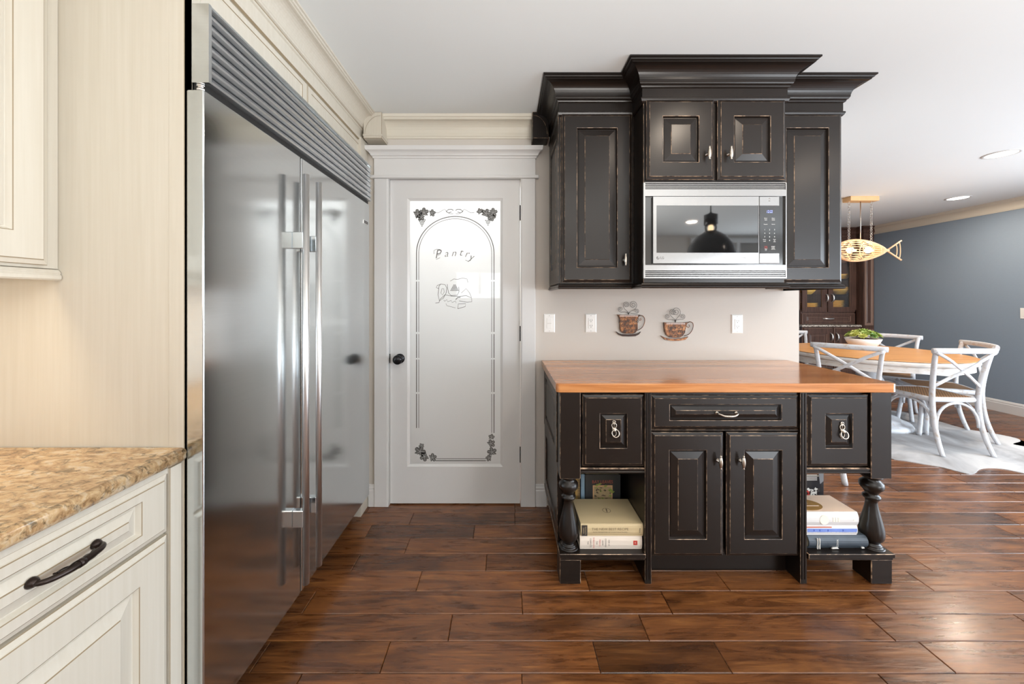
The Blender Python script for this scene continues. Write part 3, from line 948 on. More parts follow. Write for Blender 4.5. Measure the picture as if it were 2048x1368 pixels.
text_into(bm, "FROM THE EDITORS OF COOK'S ILLUSTRATED", .0068, sp, .0010, mat=2, at=(.135, .020), sx=1.12)
obj('lettering', bm, [M_BROWNP, M_BLKP, M_GREY, M_TAN], b2); bm = NB()
prism(bm, [(.004, .003), (.030, .003), (.030, .052), (.004, .052)], sp, .0, .0007, 1)
text_into(bm, "COOK'S", .0075, sp, .0012, mat=3, rot=PI/2, at=(.013, .028)); text_into(bm, 'ILLUSTRATED', .006, sp, .0012, mat=3, rot=PI/2, at=(.022, .028))
obj('spine_label', bm, [M_BROWNP, M_BLKP, M_GREY, M_TAN], b2); bm = NB()
text_into(bm, 'PRESS', .009, sp, .0010, mat=1, rot=-PI/2, at=(.272, .028))
obj('lettering', bm, [M_BROWNP, M_BLKP, M_GREY, M_TAN], b2)
Mt = lambda u, v, d: Vector((u, v, .264+d))
bm = NB()
cxm, cym = PF(1213, 1021, .264).x, PF(1213, 1021, .264).y
ribbon(bm, [(cxm+.019*math.cos(2*PI*k/24), cym+.019*math.sin(2*PI*k/24)) for k in range(25)], .0022, Mt, .0006)
prism(bm, [(cxm-.003, cym-.015), (cxm+.001, cym-.015), (cxm+.005, cym+.014), (cxm-.001, cym+.015)], Mt, .0002, .0007)
obj('emblem', bm, M_BROWNP, b2)
def standing_book(label, x0, x1, y0, y1, z1, cover, lean=0.0, group='books on the open shelves of the black cabinet', z0=SHZ1):
    t = thing('book', label, 'book', ((x0+x1)/2, (y0+y1)/2, z0), group)
    bm = NB(); box(bm, x0, x1, y0, y0+.003, z0, z1, bev=.0008); box(bm, x0, x1, y1-.003, y1, z0, z1, bev=.0008); box(bm, x0, x0+.003, y0, y1, z0, z1, bev=.0008)
    obj('cover', bm, cover, t)
    bm = NB(); box(bm, x0+.004, x1-.004, y0+.003, y1-.003, z0+.003, z1-.004); obj('pages', bm, M_PAGES, t)
    return t
yb = 1.93
zt = PX(0, 949.5, yb).z
b3 = standing_book('slate grey BAY LEAVES cookbook standing behind the tan cookbook', PX(1170, 0, yb).x, PX(1241, 0, yb).x, yb, yb+.03, zt, M_SLATE)
bm = NB(); Mb = front(0, yb, 0)
def bp(px, py): p = PX(px, py, yb); return (p.x, p.z)
pm = yb/F
text_into(bm, 'BAY LEAVES', 9.4*pm, Mb, .0008, mat=0, at=bp(1205, 964), sx=.84)
prism(bm, [bp(1185.5, 1030), bp(1225, 1030), bp(1225, 970.5), bp(1185.5, 970.5)], Mb, 0, .0006, 1)
prism(bm, [bp(1188, 1030), bp(1222.5, 1030), bp(1222.5, 973), bp(1188, 973)], Mb, 0, .0010, 2)
rr = random.Random(3)
for k in range(60):
    x, y = rr.uniform(1190, 1221), rr.uniform(975, 1012); a, bq = rr.uniform(1, 4), rr.uniform(.6, 2)
    prism(bm, [bp(x-a, y), bp(x, y-bq), bp(x+a, y+.4), bp(x, y+bq)], Mb, 0, .0012+.00002*k, rr.choice([2, 3, 4, 5, 5]))
for x, y in ((1194, 970), (1199, 968), (1211, 972), (1222, 981), (1225, 984), (1220, 979)):
    prism(bm, [bp(x-4, y+1), bp(x, y-2.2), bp(x+4, y-1), bp(x, y+2)], Mb, 0, .0026, 3)
obj('cover_print', bm, [M_ROSE, simple('peach_border', srgb(228, 186, 140), .5), simple('sepia_art', srgb(188, 166, 128), .5, var=.3, scale=200), M_LEAF1, M_BROWNP, M_BLKP], b3)
standing_book('light blue book standing beside the slate BAY LEAVES cookbook', PX(1161, 0, yb).x, PX(1169, 0, yb).x, yb-.004, yb+.17, zt+.004, M_LTBLUE)
b5 = standing_book('ochre ribbed book standing between the turned leg and the light blue book', PX(1150, 0, yb).x, PX(1160, 0, yb).x, yb+.002, yb+.17, PX(0, 940, yb).z, M_GOLDBK)
bm = NB()
for k in range(26):
    z = SHZ1+.02+k*.0085; box(bm, PX(1155.5, 0, yb).x, PX(1159.5, 0, yb).x, yb-.0005, yb+.003, z, z+.004)
obj('spine_ribs', bm, M_BROWNP, b5)
# right shelf
M_NAVY = simple('dark_blue_leather', srgb(66, 76, 86), .45, var=.25, scale=30)
M_BLUEPB = simple('blue_cover', srgb(120, 146, 216), .4, var=.2, scale=30)
M_WHITEBK = simple('white_book_cover', srgb(226, 226, 226), .4, var=.02)
M_SALMON = simple('blush_cover_top', srgb(232, 206, 184), .45, var=.02)
M_GOLD = simple('antique_gold', srgb(168, 128, 66), .35, metal=.3, var=.3, scale=60)
M_WHITEP = simple('white_print', srgb(230, 228, 222), .5, var=0)
yR = 1.684
b6 = flat_book('book', 'old dark blue leather book lying under the blue and white paperback', 1.41, 1.684, yR, 1.87, SHZ1, .2035, M_NAVY, M_PAGES, .010)
sp = front(1.41, yR-.0105, SHZ1)
bm = NB()
for u in (.036, .046): prism(bm, [(u, .004), (u+.003, .004), (u+.003, .052), (u, .052)], sp, -.004, .0012)
obj('spine_band', bm, M_WHITEP, b6); bm = NB()
text_into(bm, 'COOK', .012, sp, .0012, rot=PI/2, at=(.129, .032)); obj('lettering', bm, M_WHITEP, b6); bm = NB(); prism(bm, [(.105, .003), (.137, .004), (.132, .010), (.108, .009)], sp, -.006, -.001)
obj('worn_patch', bm, M_WHITEP, b6); bm = NB(); prism(bm, [(.243, .005), (.256, .006), (.254, .011), (.244, .010)], sp, -.006, -.001)
obj('worn_patch', bm, M_WHITEP, b6)
b7 = flat_book('book', 'blue and white paperback between the dark blue and the white book', 1.402, 1.643, yR, 1.86, .2037, .2485, M_WHITEBK, M_PAGES)
sp = front(1.402, yR, .2037)
bm = NB(); prism(bm, [(.006, .018), (.238, .018), (.238, .032), (.006, .032)], sp, 0, .0008)
for k in range(40): 
    u = .008+k*.0057; hgt = rr.uniform(.002, .010); prism(bm, [(u, .0165-hgt*.3), (u+.004, .017), (u+.004, .0185), (u, .0185)], sp, 0, .0009)
prism(bm, [(.0, .036), (.12, .0365), (.12, .041), (.0, .041)], sp, 0, .0008, 1)
for u in (.035, .062, .10, .17): prism(bm, [(u, .02), (u+.004, .02), (u+.004, .028), (u, .028)], sp, 0, .0012, 2)
obj('spine_print', bm, [M_BLUEPB, M_ROSE, simple('deep_blue_print', srgb(52, 78, 170), .5, var=0)], b7)
b8 = flat_book('book', 'thick white book with a gold oval on its cover, topmost of its stack', 1.385+.004, 1.643, yR-.002, 1.83, .2487, .312, M_WHITEBK, M_PAGES, .004)
bm = NB(); box(bm, 1.389, 1.640, yR+.006, 1.829, .3121, .3126); obj('cover_sheet', bm, M_SALMON, b8)
Mt = lambda u, v, d: Vector((u, v, .3126+d))
bm = NB()
ocx, ocy = 1.443, 1.748
ell = [(ocx+.082*math.cos(2*PI*k/32), ocy+.050*math.sin(2*PI*k/32)) for k in range(32)]
prism(bm, ell, Mt, 0, .0006, 0)
prism(bm, [(ocx-.06, ocy-.016), (ocx+.062, ocy-.016), (ocx+.064, ocy-.010), (ocx-.06, ocy-.010)], Mt, 0, .0012, 1)
text_into(bm, 'BEST', .028, Mt, .0012, mat=1, at=(ocx+.0, ocy+.010)); text_into(bm, 'BEST', .026, Mt, .0014, mat=2, at=(ocx+.001, ocy+.010), offset=-.0006)
obj('gold_oval', bm, [M_GOLD, M_SALMON, M_BROWNP], b8)
sp = front(1.389, yR-.0065, .2487)
bm = NB()
cu_ = PX(1646.5, 0, yR).x-1.389
prism(bm, [(cu_+.0215*math.cos(2*PI*k/24), .031+.0215*math.sin(2*PI*k/24)) for k in range(24)], sp, -.003, .0004)
for k in range(3): prism(bm, [(cu_+.040+k*.012, .022), (cu_+.047+k*.012, .022), (cu_+.047+k*.012, .042), (cu_+.040+k*.012, .042)], sp, -.003, .0004)
prism(bm, [(cu_+.135, .028), (cu_+.142, .028), (cu_+.142, .034), (cu_+.135, .034)], sp, -.003, .0004)
obj('spine_print', bm, simple('cream_print', srgb(238, 236, 222), .5, var=0), b8)
yb2 = 1.875
b9 = standing_book('photo-covered book with red and white blossoms standing behind the white book', 1.386, PX(1647.5, 0, yb2).x, yb2, yb2+.025, .384, simple('dark_photo_cover', srgb(34, 34, 38), .3, var=.3, scale=30))
bm = NB(); Mb = front(0, yb2, 0)
def cp(px, py): p = PX(px, py, yb2); return (p.x, p.z)
for k in range(5): prism(bm, [cp(1612, 949+k*2.6), cp(1634, 949+k*2.6), cp(1634, 950.2+k*2.6), cp(1612, 950.2+k*2.6)], Mb, 0, .0008, 0)
prism(bm, [cp(1637, 946), cp(1647, 946), cp(1647, 962), cp(1640, 968)], Mb, 0, .0006, 2)
for k in range(46):
    x, y = rr.uniform(1611, 1640), rr.uniform(976, 996); a = rr.uniform(.8, 2.6)
    mt = 1 if x < 1620+rr.uniform(-3, 4) and y > 981 else (0 if y > 974 and x < 1634 else 3)
    prism(bm, [cp(x+a*math.cos(q*PI/3), y+a*math.sin(q*PI/3)) for q in range(6)], Mb, 0, .001+.00002*k, mt)
obj('cover_print', bm, [M_WHITEP, M_RED, simple('grey_sky_print', srgb(150, 154, 160), .4, var=.1), M_BLKP], b9)

# ------------------------------------------------------------------ black wall cabinets
CSIDE = 1.899
CMID = 1.768
SS = F/CSIDE
SM = F/CMID
BIGCROWN = [(0, 2.262), (.006, 2.262), (.012, 2.268), (.016, 2.277), (.016, 2.284), (.009, 2.289), (.009, 2.330), (.015, 2.333), (.018, 2.338), (.018, 2.342), (.025, 2.345), (.027, 2.351)]
BIGCROWN += [(.029+.052*(1-math.cos(t*PI/2/9)), 2.353+.058*math.sin(t*PI/2/9)) for t in range(10)]
BIGCROWN += [(.084, 2.412), (.084, 2.417), (.091, 2.419), (.093, 2.425), (.0995, 2.427), (.0995, ZC-.0005), (0, ZC-.0005)]
RAILP = [(0, 1.358), (.010, 1.358), (.016, 1.362), (.017, 1.367), (.012, 1.371), (.014, 1.376), (.010, 1.382), (.002, 1.386), (0, 1.386)]
WEAR = set()
def wall_cab(label, x0, x1, yf, path, rail_path):
    t = thing('wall_cabinet', label, 'cabinet', ((x0+x1)/2, (yf+YW)/2, 1.36))
    bm = NB(); box(bm, x0, x1, yf, YW-.002, 1.384, 2.40, bev=.0012, bmat=1); obj('carcass', bm, BK, t)
    bm = NB(); sweep(bm, path, BIGCROWN, wear=WEAR); obj('crown_moulding', bm, BK, t)
    bm = NB(); sweep(bm, rail_path, RAILP, wear=set()); box(bm, x0+.01, x1-.01, yf+.01, YW-.01, 1.378, 1.386); obj('light_rail', bm, BK, t)
    return t
MX0, MX1 = .677, 1.366
LX0, RXE = .2915, 1.759
wl = wall_cab('black distressed wall cabinet with one tall door, beside the pantry door', LX0, MX0-.001, CSIDE,
              [(LX0, YW-.002), (LX0, CSIDE), (MX0-.001, CSIDE)], [(LX0, YW-.002), (LX0, CSIDE), (MX0-.001, CSIDE)])
wm = wall_cab('black distressed wall cabinet over the microwave, standing proud of its neighbours', MX0, MX1, CMID,
              [(MX0, CSIDE-.001), (MX0, CMID), (MX1, CMID), (MX1, CSIDE-.001)], [(MX0, CSIDE-.001), (MX0, CMID), (MX1, CMID), (MX1, CSIDE-.001)])
wr = wall_cab('black distressed wall cabinet at the open end of the wall beside the dining room', MX1+.001, RXE, CSIDE,
              [(MX1+.001, CSIDE), (RXE, CSIDE), (RXE, YW-.002)], [(MX1+.001, CSIDE), (RXE, CSIDE), (RXE, YW-.002)])
def sx_(px): return (px-CX)/SS
def sz_(py): return H-(py-CY)/SS
def mx_(px): return (px-CX)/SM
def mz_(py): return H-(py-CY)/SM
DF = .022
d = front_part('door', sx_(1123), sx_(1261.5), sz_(565), sz_(230.5), .078, .077, .03, wl, yb=CSIDE, t=DF); knob(d, sx_(1246), CSIDE-DF, sz_(521))
d = front_part('door', mx_(1290.5), mx_(1424.5), mz_(361), mz_(203), .077, .082, .03, wm, yb=CMID, t=DF); knob(d, mx_(1408.5), CMID-DF, mz_(313))
d = front_part('door', mx_(1431.5), mx_(1566), mz_(361), mz_(203), .077, .082, .03, wm, yb=CMID, t=DF); knob(d, mx_(1451), CMID-DF, mz_(313))
d = front_part('door', 1.388, sx_(1678), sz_(565), sz_(230.5), .074, .077, .03, wr, yb=CSIDE, t=DF)
# panelled end of the left cabinet
bm = NB()
panel(bm, west(LX0, CSIDE+.004, 1.388), YW-CSIDE-.006, 2.268-1.388, [(0, 0, 0, 0), (0, 0, .010, 1), (.0015, .0015, .0115, 0), (.068, .085, .0115, 1), (.070, .087, .0105, 0), (.075, .092, .002, 0), (.079, .096, .002, 0), (.105, .122, .009, 1), (.107, .124, .010, 0)])
obj('side_panel', bm, BK, wl)
bm = NB()
panel(bm, lambda u, v, d_: Vector((RXE+d_, CSIDE+.004+u, 1.388+v)), YW-CSIDE-.006, 2.268-1.388, [(0, 0, 0, 0), (0, 0, .010, 1), (.0015, .0015, .0115, 0), (.068, .085, .0115, 1), (.070, .087, .0105, 0), (.075, .092, .002, 0), (.079, .096, .002, 0), (.105, .122, .009, 1), (.107, .124, .010, 0)])
obj('side_panel', bm, BK, wr)
# corner block where the black crown meets the cream crown
bm = NB(); box(bm, .166, .262, 2.178, YW-.002, 2.276, ZC-.001, bev=.002, bmat=1)
ribbon(bm, [(.172+.082*math.sin(a*PI/2/8), 2.412-.112*(1-math.cos(a*PI/2/8))) for a in range(9)], .0016, front(0, 2.178, 0), .0012, 1)
obj('corner_block', bm, BK, wl)

# microwave with trim kit
mw = thing('microwave', 'stainless microwave with louvred trim kit built in below the proud black cabinet', 'microwave', (1.03, CMID, 1.40))
YMW = 1.752
SW = F/YMW
def wx(px): return (px-CX)/SW
def wz(py): return H-(py-CY)/SW
tx0, tx1, tz0, tz1 = wx(1287), wx(1573.5), wz(556.5), wz(365)
ox0, ox1, oz0, oz1 = wx(1290.5), wx(1571.5), wz(530), wz(392)
bm = NB()
T = lambda a, b, c, d_, y0=YMW, y1=CMID+.0: box(bm, a, b, y0, y1-.0002, c, d_)
T(tx0, ox0, tz0, tz1); T(ox1, tx1, tz0, tz1)
T(ox0, ox1, wz(392), wz(379.5)); T(ox0, ox1, wz(541), wz(530))
T(ox0, ox1, wz(366.4), tz1); T(ox0, ox1, tz0, wz(555))
obj('trim_frame', bm, M_TRIMSTEEL, mw)
def louvres(py0, py1, n):
    z1, z0 = wz(py0), wz(py1); p = (z1-z0)/n
    for k in range(n):
        za = z0+k*p
        bm = NB()
        prof = [(0, .0), (.010, .0), (.0, p*.62), (-.006, p*.62)]
        vs = [[bm.verts.new((x, YMW+.012-a, za+b)) for a, b in ((.006, 0), (.010, 0), (.010, p*.42), (.006, p*.42))] for x in (ox0, ox1)]
        for q in range(3): bm.faces.new((vs[0][q], vs[1][q], vs[1][q+1], vs[0][q+1]))
        bm.faces.new(vs[0]); bm.faces.new(vs[1])
        obj('louvre', bm, M_TRIMSTEEL, mw)
louvres(366.6, 379.5, 4); louvres(541, 555, 4)
bm = NB(); box(bm, ox0, ox1, CMID-.004, CMID-.0003, tz0+.003, tz1-.003); obj('backing', bm, M_GASKET, mw)
YF = 1.748       # face of the oven itself
fx = lambda px: (px-CX)*YF/F
fz = lambda py: H-(py-CY)*YF/F
bm = NB(); box(bm, ox0, ox1, YMW+.010, CMID-.005, oz0, oz1); obj('recess_panel', bm, M_PANELBLK, mw)
bm = NB()
ax0, ax1, az0, az1 = fx(1306.5), fx(1518), fz(526.5), fz(393)
gx0_, gx1_, gz0_, gz1_ = fx(1313), fx(1517), fz(505.5), fz(411)
Mf = front(0, YF+.012, 0)
o_ = drect(ax0, ax1, az0, az1); g_ = drect(gx0_, gx1_, gz0_, gz1_)
lay = [[bm.verts.new(Mf(u, v, d_)) for u, v in R] for R, d_ in ((o_, 0), (o_, .012), (g_, .012), (g_, .009))]
for a, b in zip(lay[:-1], lay[1:]):
    for k in range(4): bm.faces.new((a[k], a[(k+1) % 4], b[(k+1) % 4], b[k]))
mdoor = obj('door', bm, M_TRIMSTEEL, mw)
bm = NB(); prism(bm, drect(gx0_-.001, gx1_+.001, gz0_-.001, gz1_+.001), Mf, .004, .0105); obj('window', bm, M_BLKGLASS, mdoor)
bm = NB()
# maker's mark: round emblem and two letters
ec = (fx(1316), fz(515.8)); ms = YF/F
ribbon(bm, [(ec[0]+2.6*ms*math.cos(PI*.5+2*PI*k/20*.82), ec[1]+2.6*ms*math.sin(PI*.5+2*PI*k/20*.82)) for k in range(21)], .7*ms, Mf, .0123)
ribbon(bm, [(ec[0]-.4*ms, ec[1]+1.4*ms), (ec[0]-.4*ms, ec[1]-1.2*ms), (ec[0]+1.2*ms, ec[1]-1.2*ms)], .7*ms, Mf, .0123)
prism(bm, [(ec[0]-1.4*ms+.5*ms*math.cos(q*PI/4), ec[1]+.9*ms+.5*ms*math.sin(q*PI/4)) for q in range(8)], Mf, .012, .0123)
text_into(bm, 'LG', 6.2*ms, Mf, .0123, at=(fx(1324.3), fz(515.8)))
text_into(bm, 'EASY CLEAN', 1.6*ms, Mf, .0123, at=(fx(1482), fz(515.5)), mat=1); text_into(bm, 'iQ', 4.2*ms, Mf, .0123, at=(fx(1489.5), fz(515.5)), mat=1)
obj('lettering', bm, [M_BLKP, M_GREY], mdoor)
cp0, cp1 = fx(1519.2), fx(1558.8)
bm = NB(); box(bm, cp0, cp1, YF, YF+.012, fz(506), fz(412), bev=.0008); cpan = obj('control_panel', bm, M_PANELBLK, mw)
bm = NB(); box(bm, cp0, cp1, YF, YF+.012, fz(411.6), fz(393), bev=.0012); obj('panel_cap', bm, M_TRIMSTEEL, mw)
bm = NB(); box(bm, cp0, cp1, YF, YF+.012, fz(526.5), fz(506.4), bev=.0012); obj('panel_cap', bm, M_TRIMSTEEL, mw)
Mc = front(0, YF, 0)
bm = NB(); text_into(bm, '12:22', 7.6*ms, Mc, .0006, at=(fx(1538.7), fz(423.6)), shear=.2, sx=.74); obj('clock', bm, M_CLOCK, cpan)
bm = NB()
def btn(s, px, py, size=2.1, mt=0): text_into(bm, s, size*ms, Mc, .0005, mat=mt, at=(fx(px), fz(py)), sx=1.05, offset=.0001)
btn('Sensor', 1531.5, 436.6); btn('Cook', 1531.5, 439.8); btn('Sensor', 1546.5, 436.6); btn('Reheat', 1546.5, 439.8)
btn('Popcorn', 1531.3, 448.6); btn('Defrost', 1546.6, 448.6)
for i, c in enumerate('123456789'): btn(c, 1529.3+9.8*(i % 3), 459.6+7.1*(i//3), 3.3)
btn('0', 1539.1, 481, 3.3); btn('Power', 1529, 479.3); btn('Level', 1529, 482.5); btn('Timer', 1548.8, 479); btn('Set', 1548.8, 481.6, 1.6); btn('On/Off', 1548.8, 483.6, 1.5)
btn('STOP', 1531.7, 493.2, 2.3, 1); btn('CANCEL', 1531.7, 495.8, 1.8, 1); btn('Clear', 1531.7, 498.2, 2); btn('Lock', 1531.7, 500.6, 1.7)
btn('START', 1546.3, 493.4, 2.4); btn('ENTER', 1546.3, 496.2, 2); btn('Add 30 sec', 1546.3, 498.6, 1.7)
obj('button_lettering', bm, [M_BTN, M_RED], cpan)
bm = NB(); btn('NFC', 1538.7, 402, 1.8); ribbon(bm, [(fx(1537), fz(398)), (fx(1538.7), fz(396)), (fx(1540.4), fz(398))], .4*ms, Mc, .0006)
obj('tag_mark', bm, M_GREY, cpan)

# ------------------------------------------------------------------ wall plates and coffee-cup art
def wall_plate(kind, px, label, cat, y=YW, M=None, pyc=646.5, w=.0705, h=.118):
    c = PX(px, pyc, y)
    t = thing('light_switch' if kind == 's' else 'wall_outlet', label, cat, (c.x, y, c.z))
    M = M or front(c.x, y, c.z)
    bm = NB(); panel(bm, lambda u, v, d_: M(u-w/2, v-h/2, d_), w, h, [(0, 0, 0, 0), (0, 0, .003, 0), (.004, .004, .0055, 0), (.005, .005, .006, 0)]); obj('cover_plate', bm, M_PLATE, t)
    bm = NB(); panel(bm, lambda u, v, d_: M(u-.0165, v-.033, .006+d_), .033, .066, [(0, 0, -.001, 0), (0, 0, .001, 0), (.001, .001, .0018, 0)])
    ins = obj('rocker' if kind == 's' else 'socket', bm, M_PLATE, t)
    bm = NB()
    if kind != 's':
        for s in (-1, 1):
            for u, hh in ((-.0065, .008), (.0055, .0095)):
                prism(bm, [(u, s*.017-hh/2+.003), (u+.002, s*.017-hh/2+.003), (u+.002, s*.017+hh/2+.003), (u, s*.017+hh/2+.003)], M, .0070, .0081)
            prism(bm, [(-.0005+.0024*math.cos(q*PI/4), s*.017-.007+.0024*math.sin(q*PI/4)) for q in range(8)], M, .0070, .0081)
    else:
        prism(bm, [(-.013, -.001), (.013, -.001), (.013, 0), (-.013, 0)], M, .007, .0080)
    for s in (-1, 1): prism(bm, [(.002*math.cos(q*PI/3), s*.048+.002*math.sin(q*PI/3)) for q in range(6)], M, .0055, .0064)
    obj('slots', bm, M_GREY if kind == 's' else M_DARKHOLE, ins)
    return t
wall_plate('s', 1098.5, 'white light switch plate beside the pantry door casing', 'light switch')
wall_plate('o', 1181.5, 'white wall outlet between the light switch and the coffee cups', 'outlet')
wall_plate('o', 1473.5, 'white wall outlet alone beside the open end of the wall', 'outlet', pyc=648)
t = thing('light_switch', 'white light switch plate on the blue-grey dining wall', 'light switch', (XB, 3.98, 1.148))
Ms = west(XB, 3.98, 1.148)
bm = NB(); panel(bm, lambda u, v, d_: Ms(u-.06, v-.06, d_), .12, .12, [(0, 0, 0, 0), (0, 0, .003, 0), (.004, .004, .006, 0)]); obj('cover_plate', bm, M_PLATE, t)
for k in (-1, 1):
    bm = NB(); panel(bm, lambda u, v, d_: Ms(u-.0165+k*.023, v-.033, .005+d_), .033, .066, [(0, 0, 0, 0), (0, 0, .002, 0), (.001, .001, .003, 0)]); obj('rocker', bm, M_PLATE, t)

def copper_mat():
    t = NT('painted_copper_tin')
    a = t.noise(t.coord(), 45, 4, .6, .5)
    return t.set(col=t.ramp(a, [(0.34, srgb(60, 36, 24)), (0.5, srgb(128, 78, 40)), (0.68, srgb(176, 124, 80))]), rough=.4, metal=.35)
M_COPPER = copper_mat()
M_TINDARK = simple('dark_tin', srgb(52, 34, 26), .45, metal=.4, var=.3, scale=40)
M_WIRE = simple('grey_wire', srgb(66, 60, 56), .4, metal=.6, var=.1)
M_SILVERP = simple('silver_rub', srgb(186, 176, 172), .4, metal=.3, var=.1, scale=60)
def spiral(c, r0, r1, a0, turns, n=26, sgn=1):
    return [(c[0]+(r0+(r1-r0)*i/n)*math.cos(a0+sgn*2*PI*turns*i/n), c[1]+(r0+(r1-r0)*i/n)*math.sin(a0+sgn*2*PI*turns*i/n)) for i in range(n+1)]
YA = YW-.006
def cup_art(label, body, handle, curl, saucer, steam, stem, lines, scallop):
    cxp = sum(p[0] for p in body)/len(body); cyp = sum(p[1] for p in body)/len(body)
    c = PX(1210+cxp/10.24, 590+cyp/10.24, YA)
    t = thing('coffee_cup_plaque', label, 'wall art', (c.x, YW, c.z), 'tin coffee cups on the wall')
    def Q(p): w = PX(1210+p[0]/10.24, 590+p[1]/10.24, YA); return (w.x, w.z)
    M = front(0, YA, 0); u1 = YA/F/10.24
    bm = NB()
    bd = [Q(p) for p in body]
    prism(bm, bd, M, -.006, .006, 0, 1)
    cc = Vector((sum(p[0] for p in bd)/len(bd), sum(p[1] for p in bd)/len(bd)))
    inn = [(cc.x+(x-cc.x)*.94, cc.y+(y-cc.y)*.94) for x, y in bd]
    ribbon(bm, inn+[inn[0]], 8*u1, M, .0064, 1)
    obj('cup', bm, [M_COPPER, M_TINDARK], t)
    bm = NB(); tube(bm, [M(*Q(p), .004) for p in catmull([Vector((a, b, 0)) for a, b in handle], 4)], .0022, 8); tube(bm, [M(*Q(p), .004) for p in curl], .0018, 8)
    tube(bm, [M(*Q((p[0]-9, p[1]+2)), .0062) for p in catmull([Vector((a, b, 0)) for a, b in handle], 4)], .0011, 6, mat=1)
    obj('handle', bm, [M_COPPER, M_TINDARK], t)
    bm = NB(); prism(bm, [Q(p) for p in saucer], M, -.006, .005, 0, 1); obj('saucer', bm, [M_TINDARK, M_TINDARK] if scallop else [M_COPPER, M_TINDARK], t)
    bm = NB()
    for pl in steam: tube(bm, [M(*Q((p[0], p[1])), .002) for p in pl], .00105, 6)
    tube(bm, [M(*Q(p), .002) for p in stem], .0016, 8)
    obj('steam_scroll', bm, M_WIRE, t)
    bm = NB()
    for s, x, y, sz in lines: text_into(bm, s, sz*1.22*u1, M, .0068, at=Q((x, y)), shear=.15, offset=.0003, sx=.86)
    obj('lettering', bm, M_BLKP, t)
    bm = NB()
    x0 = min(p[0] for p in body); x1 = max(p[0] for p in body); yt = min(p[1] for p in body)
    n = 15
    for k in range(n):
        a = x0+50+(x1-x0-95)*k/n
        prism(bm, [Q((a, yt+10)), Q((a+14, yt+10)), Q((a+14, yt+40)), Q((a, yt+40))], M, .004, .0066)
    if scallop:
        ribbon(bm, [Q((x0+60+(x1-x0-130)*i/40, yt+75-20*abs(math.sin(PI*3*i/40)))) for i in range(41)], 9*u1, M, .0066, 1)
    obj('rim_pattern', bm, [M_SILVERP, M_TINDARK], t)
cup_art('copper coloured tin coffee cup plaque with an open heart of steam, hung higher',
        [(250, 402), (275, 440), (298, 500), (300, 690), (318, 740), (360, 782), (420, 792), (560, 792), (610, 778), (648, 735), (664, 690), (660, 500), (690, 440), (722, 404), (600, 412), (480, 408)],
        [(700, 425), (755, 422), (800, 465), (808, 540), (780, 630), (725, 690), (662, 722)], [(670, 470), (700, 520), (730, 515), (738, 485), (712, 480)],
        [(225, 746), (262, 772), (340, 800), (480, 808), (620, 800), (690, 778), (732, 752), (690, 806), (618, 842), (480, 848), (350, 842), (270, 806)],
        [[(475, 392), (462, 356), (400, 346), (330, 352), (285, 330)]+spiral((315, 288), 50, 10, PI*.75, 1.6),
         [(478, 392), (470, 345), (400, 285), (372, 235)]+spiral((435, 200), 64, 12, PI*.95, 1.9),
         [(482, 392), (500, 345), (590, 308), (640, 250)]+spiral((572, 200), 80, 12, PI*.15, 1.9, sgn=-1),
         [(485, 392), (500, 362), (590, 384), (650, 382), (685, 350)]+spiral((645, 325), 46, 10, PI*.2, 1.6, sgn=-1)],
        [(478, 405), (480, 360)], [('Never Too', 475, 535, 86), ('Coffee is', 480, 625, 84), ('Strong', 505, 715, 88)], True)
cup_art('copper coloured tin coffee cup plaque with overlapping steam curls, hung lower',
        [(1205, 560), (1205, 640), (1215, 740), (1250, 815), (1320, 868), (1420, 878), (1520, 872), (1585, 835), (1630, 770), (1650, 660), (1682, 560), (1560, 566), (1440, 568), (1320, 564)],
        [(1680, 575), (1735, 548), (1790, 575), (1798, 650), (1765, 740), (1705, 805), (1615, 838)], [(1660, 640), (1700, 665), (1728, 640), (1720, 610), (1700, 612)],
        [(1140, 830), (1220, 868), (1330, 892), (1450, 898), (1580, 885), (1700, 852), (1640, 915), (1500, 938), (1380, 938), (1230, 914)],
        [[(1430, 550), (1418, 512), (1350, 500), (1290, 503), (1250, 480)]+spiral((1278, 440), 50, 10, PI*.75, 1.6),
         [(1434, 550), (1428, 500), (1350, 430), (1318, 385)]+spiral((1385, 355), 66, 22, PI*.95, 1.6),
         [(1438, 550), (1450, 500), (1515, 430), (1542, 385)]+spiral((1452, 345), 92, 14, PI*.12, 1.9, sgn=-1),
         [(1442, 550), (1460, 510), (1530, 500), (1590, 500), (1625, 475)]+spiral((1588, 438), 50, 10, PI*.2, 1.6, sgn=-1)],
        [(1436, 565), (1436, 510)], [('Enjoy Life', 1430, 660, 78), ('Your Way', 1455, 745, 78), ('Today', 1450, 820, 70)], False)

